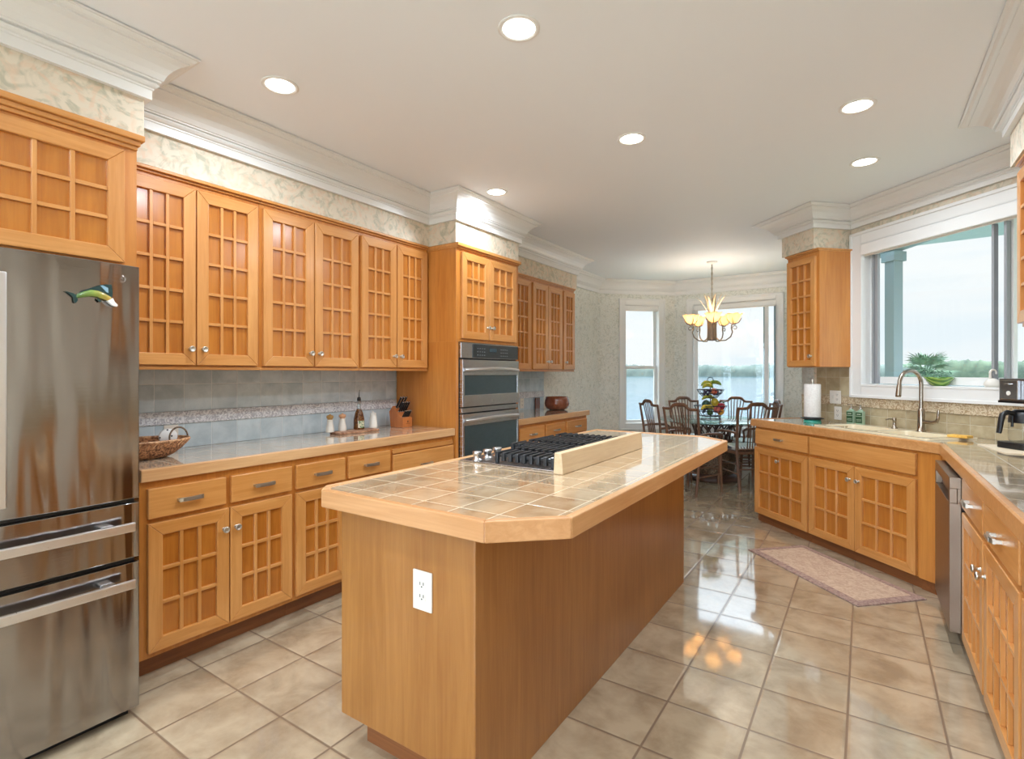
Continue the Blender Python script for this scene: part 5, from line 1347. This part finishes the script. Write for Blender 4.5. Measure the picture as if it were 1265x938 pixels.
ridge(-60, 5, 900, 15, 21, 0.12, 'distant_trees', 'low wooded far shore seen through the bay windows', mottled('far_foliage', srgb(88, 94, 84), srgb(70, 78, 70), 0.05, 0.95))
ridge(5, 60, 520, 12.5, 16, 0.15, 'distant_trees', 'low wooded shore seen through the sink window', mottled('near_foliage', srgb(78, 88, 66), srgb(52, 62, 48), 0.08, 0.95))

# porch column and beam
teal = mat('teal_paint', srgb(128, 143, 147), 0.6)
pc = thing('porch_frame', 'teal porch column and beam outside the sink window', 'porch', (0, 0, 0))
c0 = on_d(1104, 5.0); m = MB(); m.box(-0.056, 0.056, -0.056, 0.056, -3.1, 2.64); m.box(-0.078, 0.078, -0.078, 0.078, 2.50, 2.60)
o = m.build('porch_column', teal, pc, 0.004); o.location = (c0.x, c0.y, 0); o.rotation_euler = (0, 0, SR)
b0 = Vector((c0.x, c0.y)); b1 = on_d(1250, 4.62); dd_ = (Vector((b1.x, b1.y)) - b0); ba = math.atan2(dd_.y, dd_.x)
m = MB(); m.box(-0.6, 3.6, -0.08, 0.08, 2.615, 2.67); m.box(-0.6, 3.6, -0.05, 0.05, 2.67, 2.84); m.box(-0.6, 3.6, -0.12, 0.12, 2.84, 2.89)
o = m.build('porch_beam', teal, pc, 0.004); o.location = (c0.x, c0.y, 0); o.rotation_euler = (0, 0, ba)

m = MB(); m.prism([(1.2, 4.4), (-0.15, 5.75), (-0.15, 8.2), (1.9, 8.0), (5.2, 4.6), (1.2, 1.0)], 2.90, 2.99)
one(m, 'porch_roof', mat('porch_soffit', srgb(168, 184, 190), 0.7), 'teal porch ceiling outside the sink window, above the beam', 'porch')
m = MB(); m.box(-7, 5, -14, -3.5, -0.25, -0.06); tag(m.build('added_bounce_slab', mat('bounce_slab_pale', srgb(206, 202, 194), 0.8)), None, None, kind='structure')  # unseen pale slab added to bounce sky light up to the ceiling
# palm
pq = on_d(1143, 24.0); random.seed(11)
pm_ = thing('palm_tree', 'fan palm crown outside the sink window', 'palm tree', (pq.x, pq.y, -3.1))
m = MB(); m.lathe([(0.22, 0), (0.17, 1.2), (0.15, 3.9), (0.10, 4.3)], n=14); m.build('trunk', mottled('palm_bark', srgb(130, 112, 92), srgb(92, 76, 60), 8, 0.9, 0.02), pm_)
m = MB()
for k in range(46):
    az = random.uniform(0, 2 * math.pi); el = random.uniform(-0.35, 1.35); L_ = random.uniform(0.55, 0.85)
    dirp = Vector((math.cos(az) * math.cos(el), math.sin(az) * math.cos(el), math.sin(el)))
    base = Vector((0, 0, 4.25)); hub = base + dirp * L_
    m.tube([base, hub], 0.014, 4)
    side = dirp.cross(Vector((0, 0, 1))); side = side.normalized() if side.length > 0.1 else Vector((1, 0, 0)); upv = side.cross(dirp)
    for j in range(13):
        g_ = R(-75 + 150 * j / 12); dj = (dirp * math.cos(g_) + side * math.sin(g_)).normalized(); ln = random.uniform(0.5, 0.8) * (0.75 + 0.25 * math.cos(g_))
        tipp = hub + dj * ln - Vector((0, 0, 0.12 * ln + random.uniform(0, 0.1))); midp = hub + dj * ln * 0.55; wv_ = dj.cross(upv).normalized() * 0.028
        m.add([hub, midp + wv_, tipp, midp - wv_, midp + upv * 0.012], [(0, 1, 4), (1, 2, 4), (2, 3, 4), (3, 0, 4)])
m.build('palm_fronds', mottled('frond_green', srgb(84, 108, 74), srgb(50, 76, 50), 2, 0.6), pm_, label='spiky grey green fan leaves')
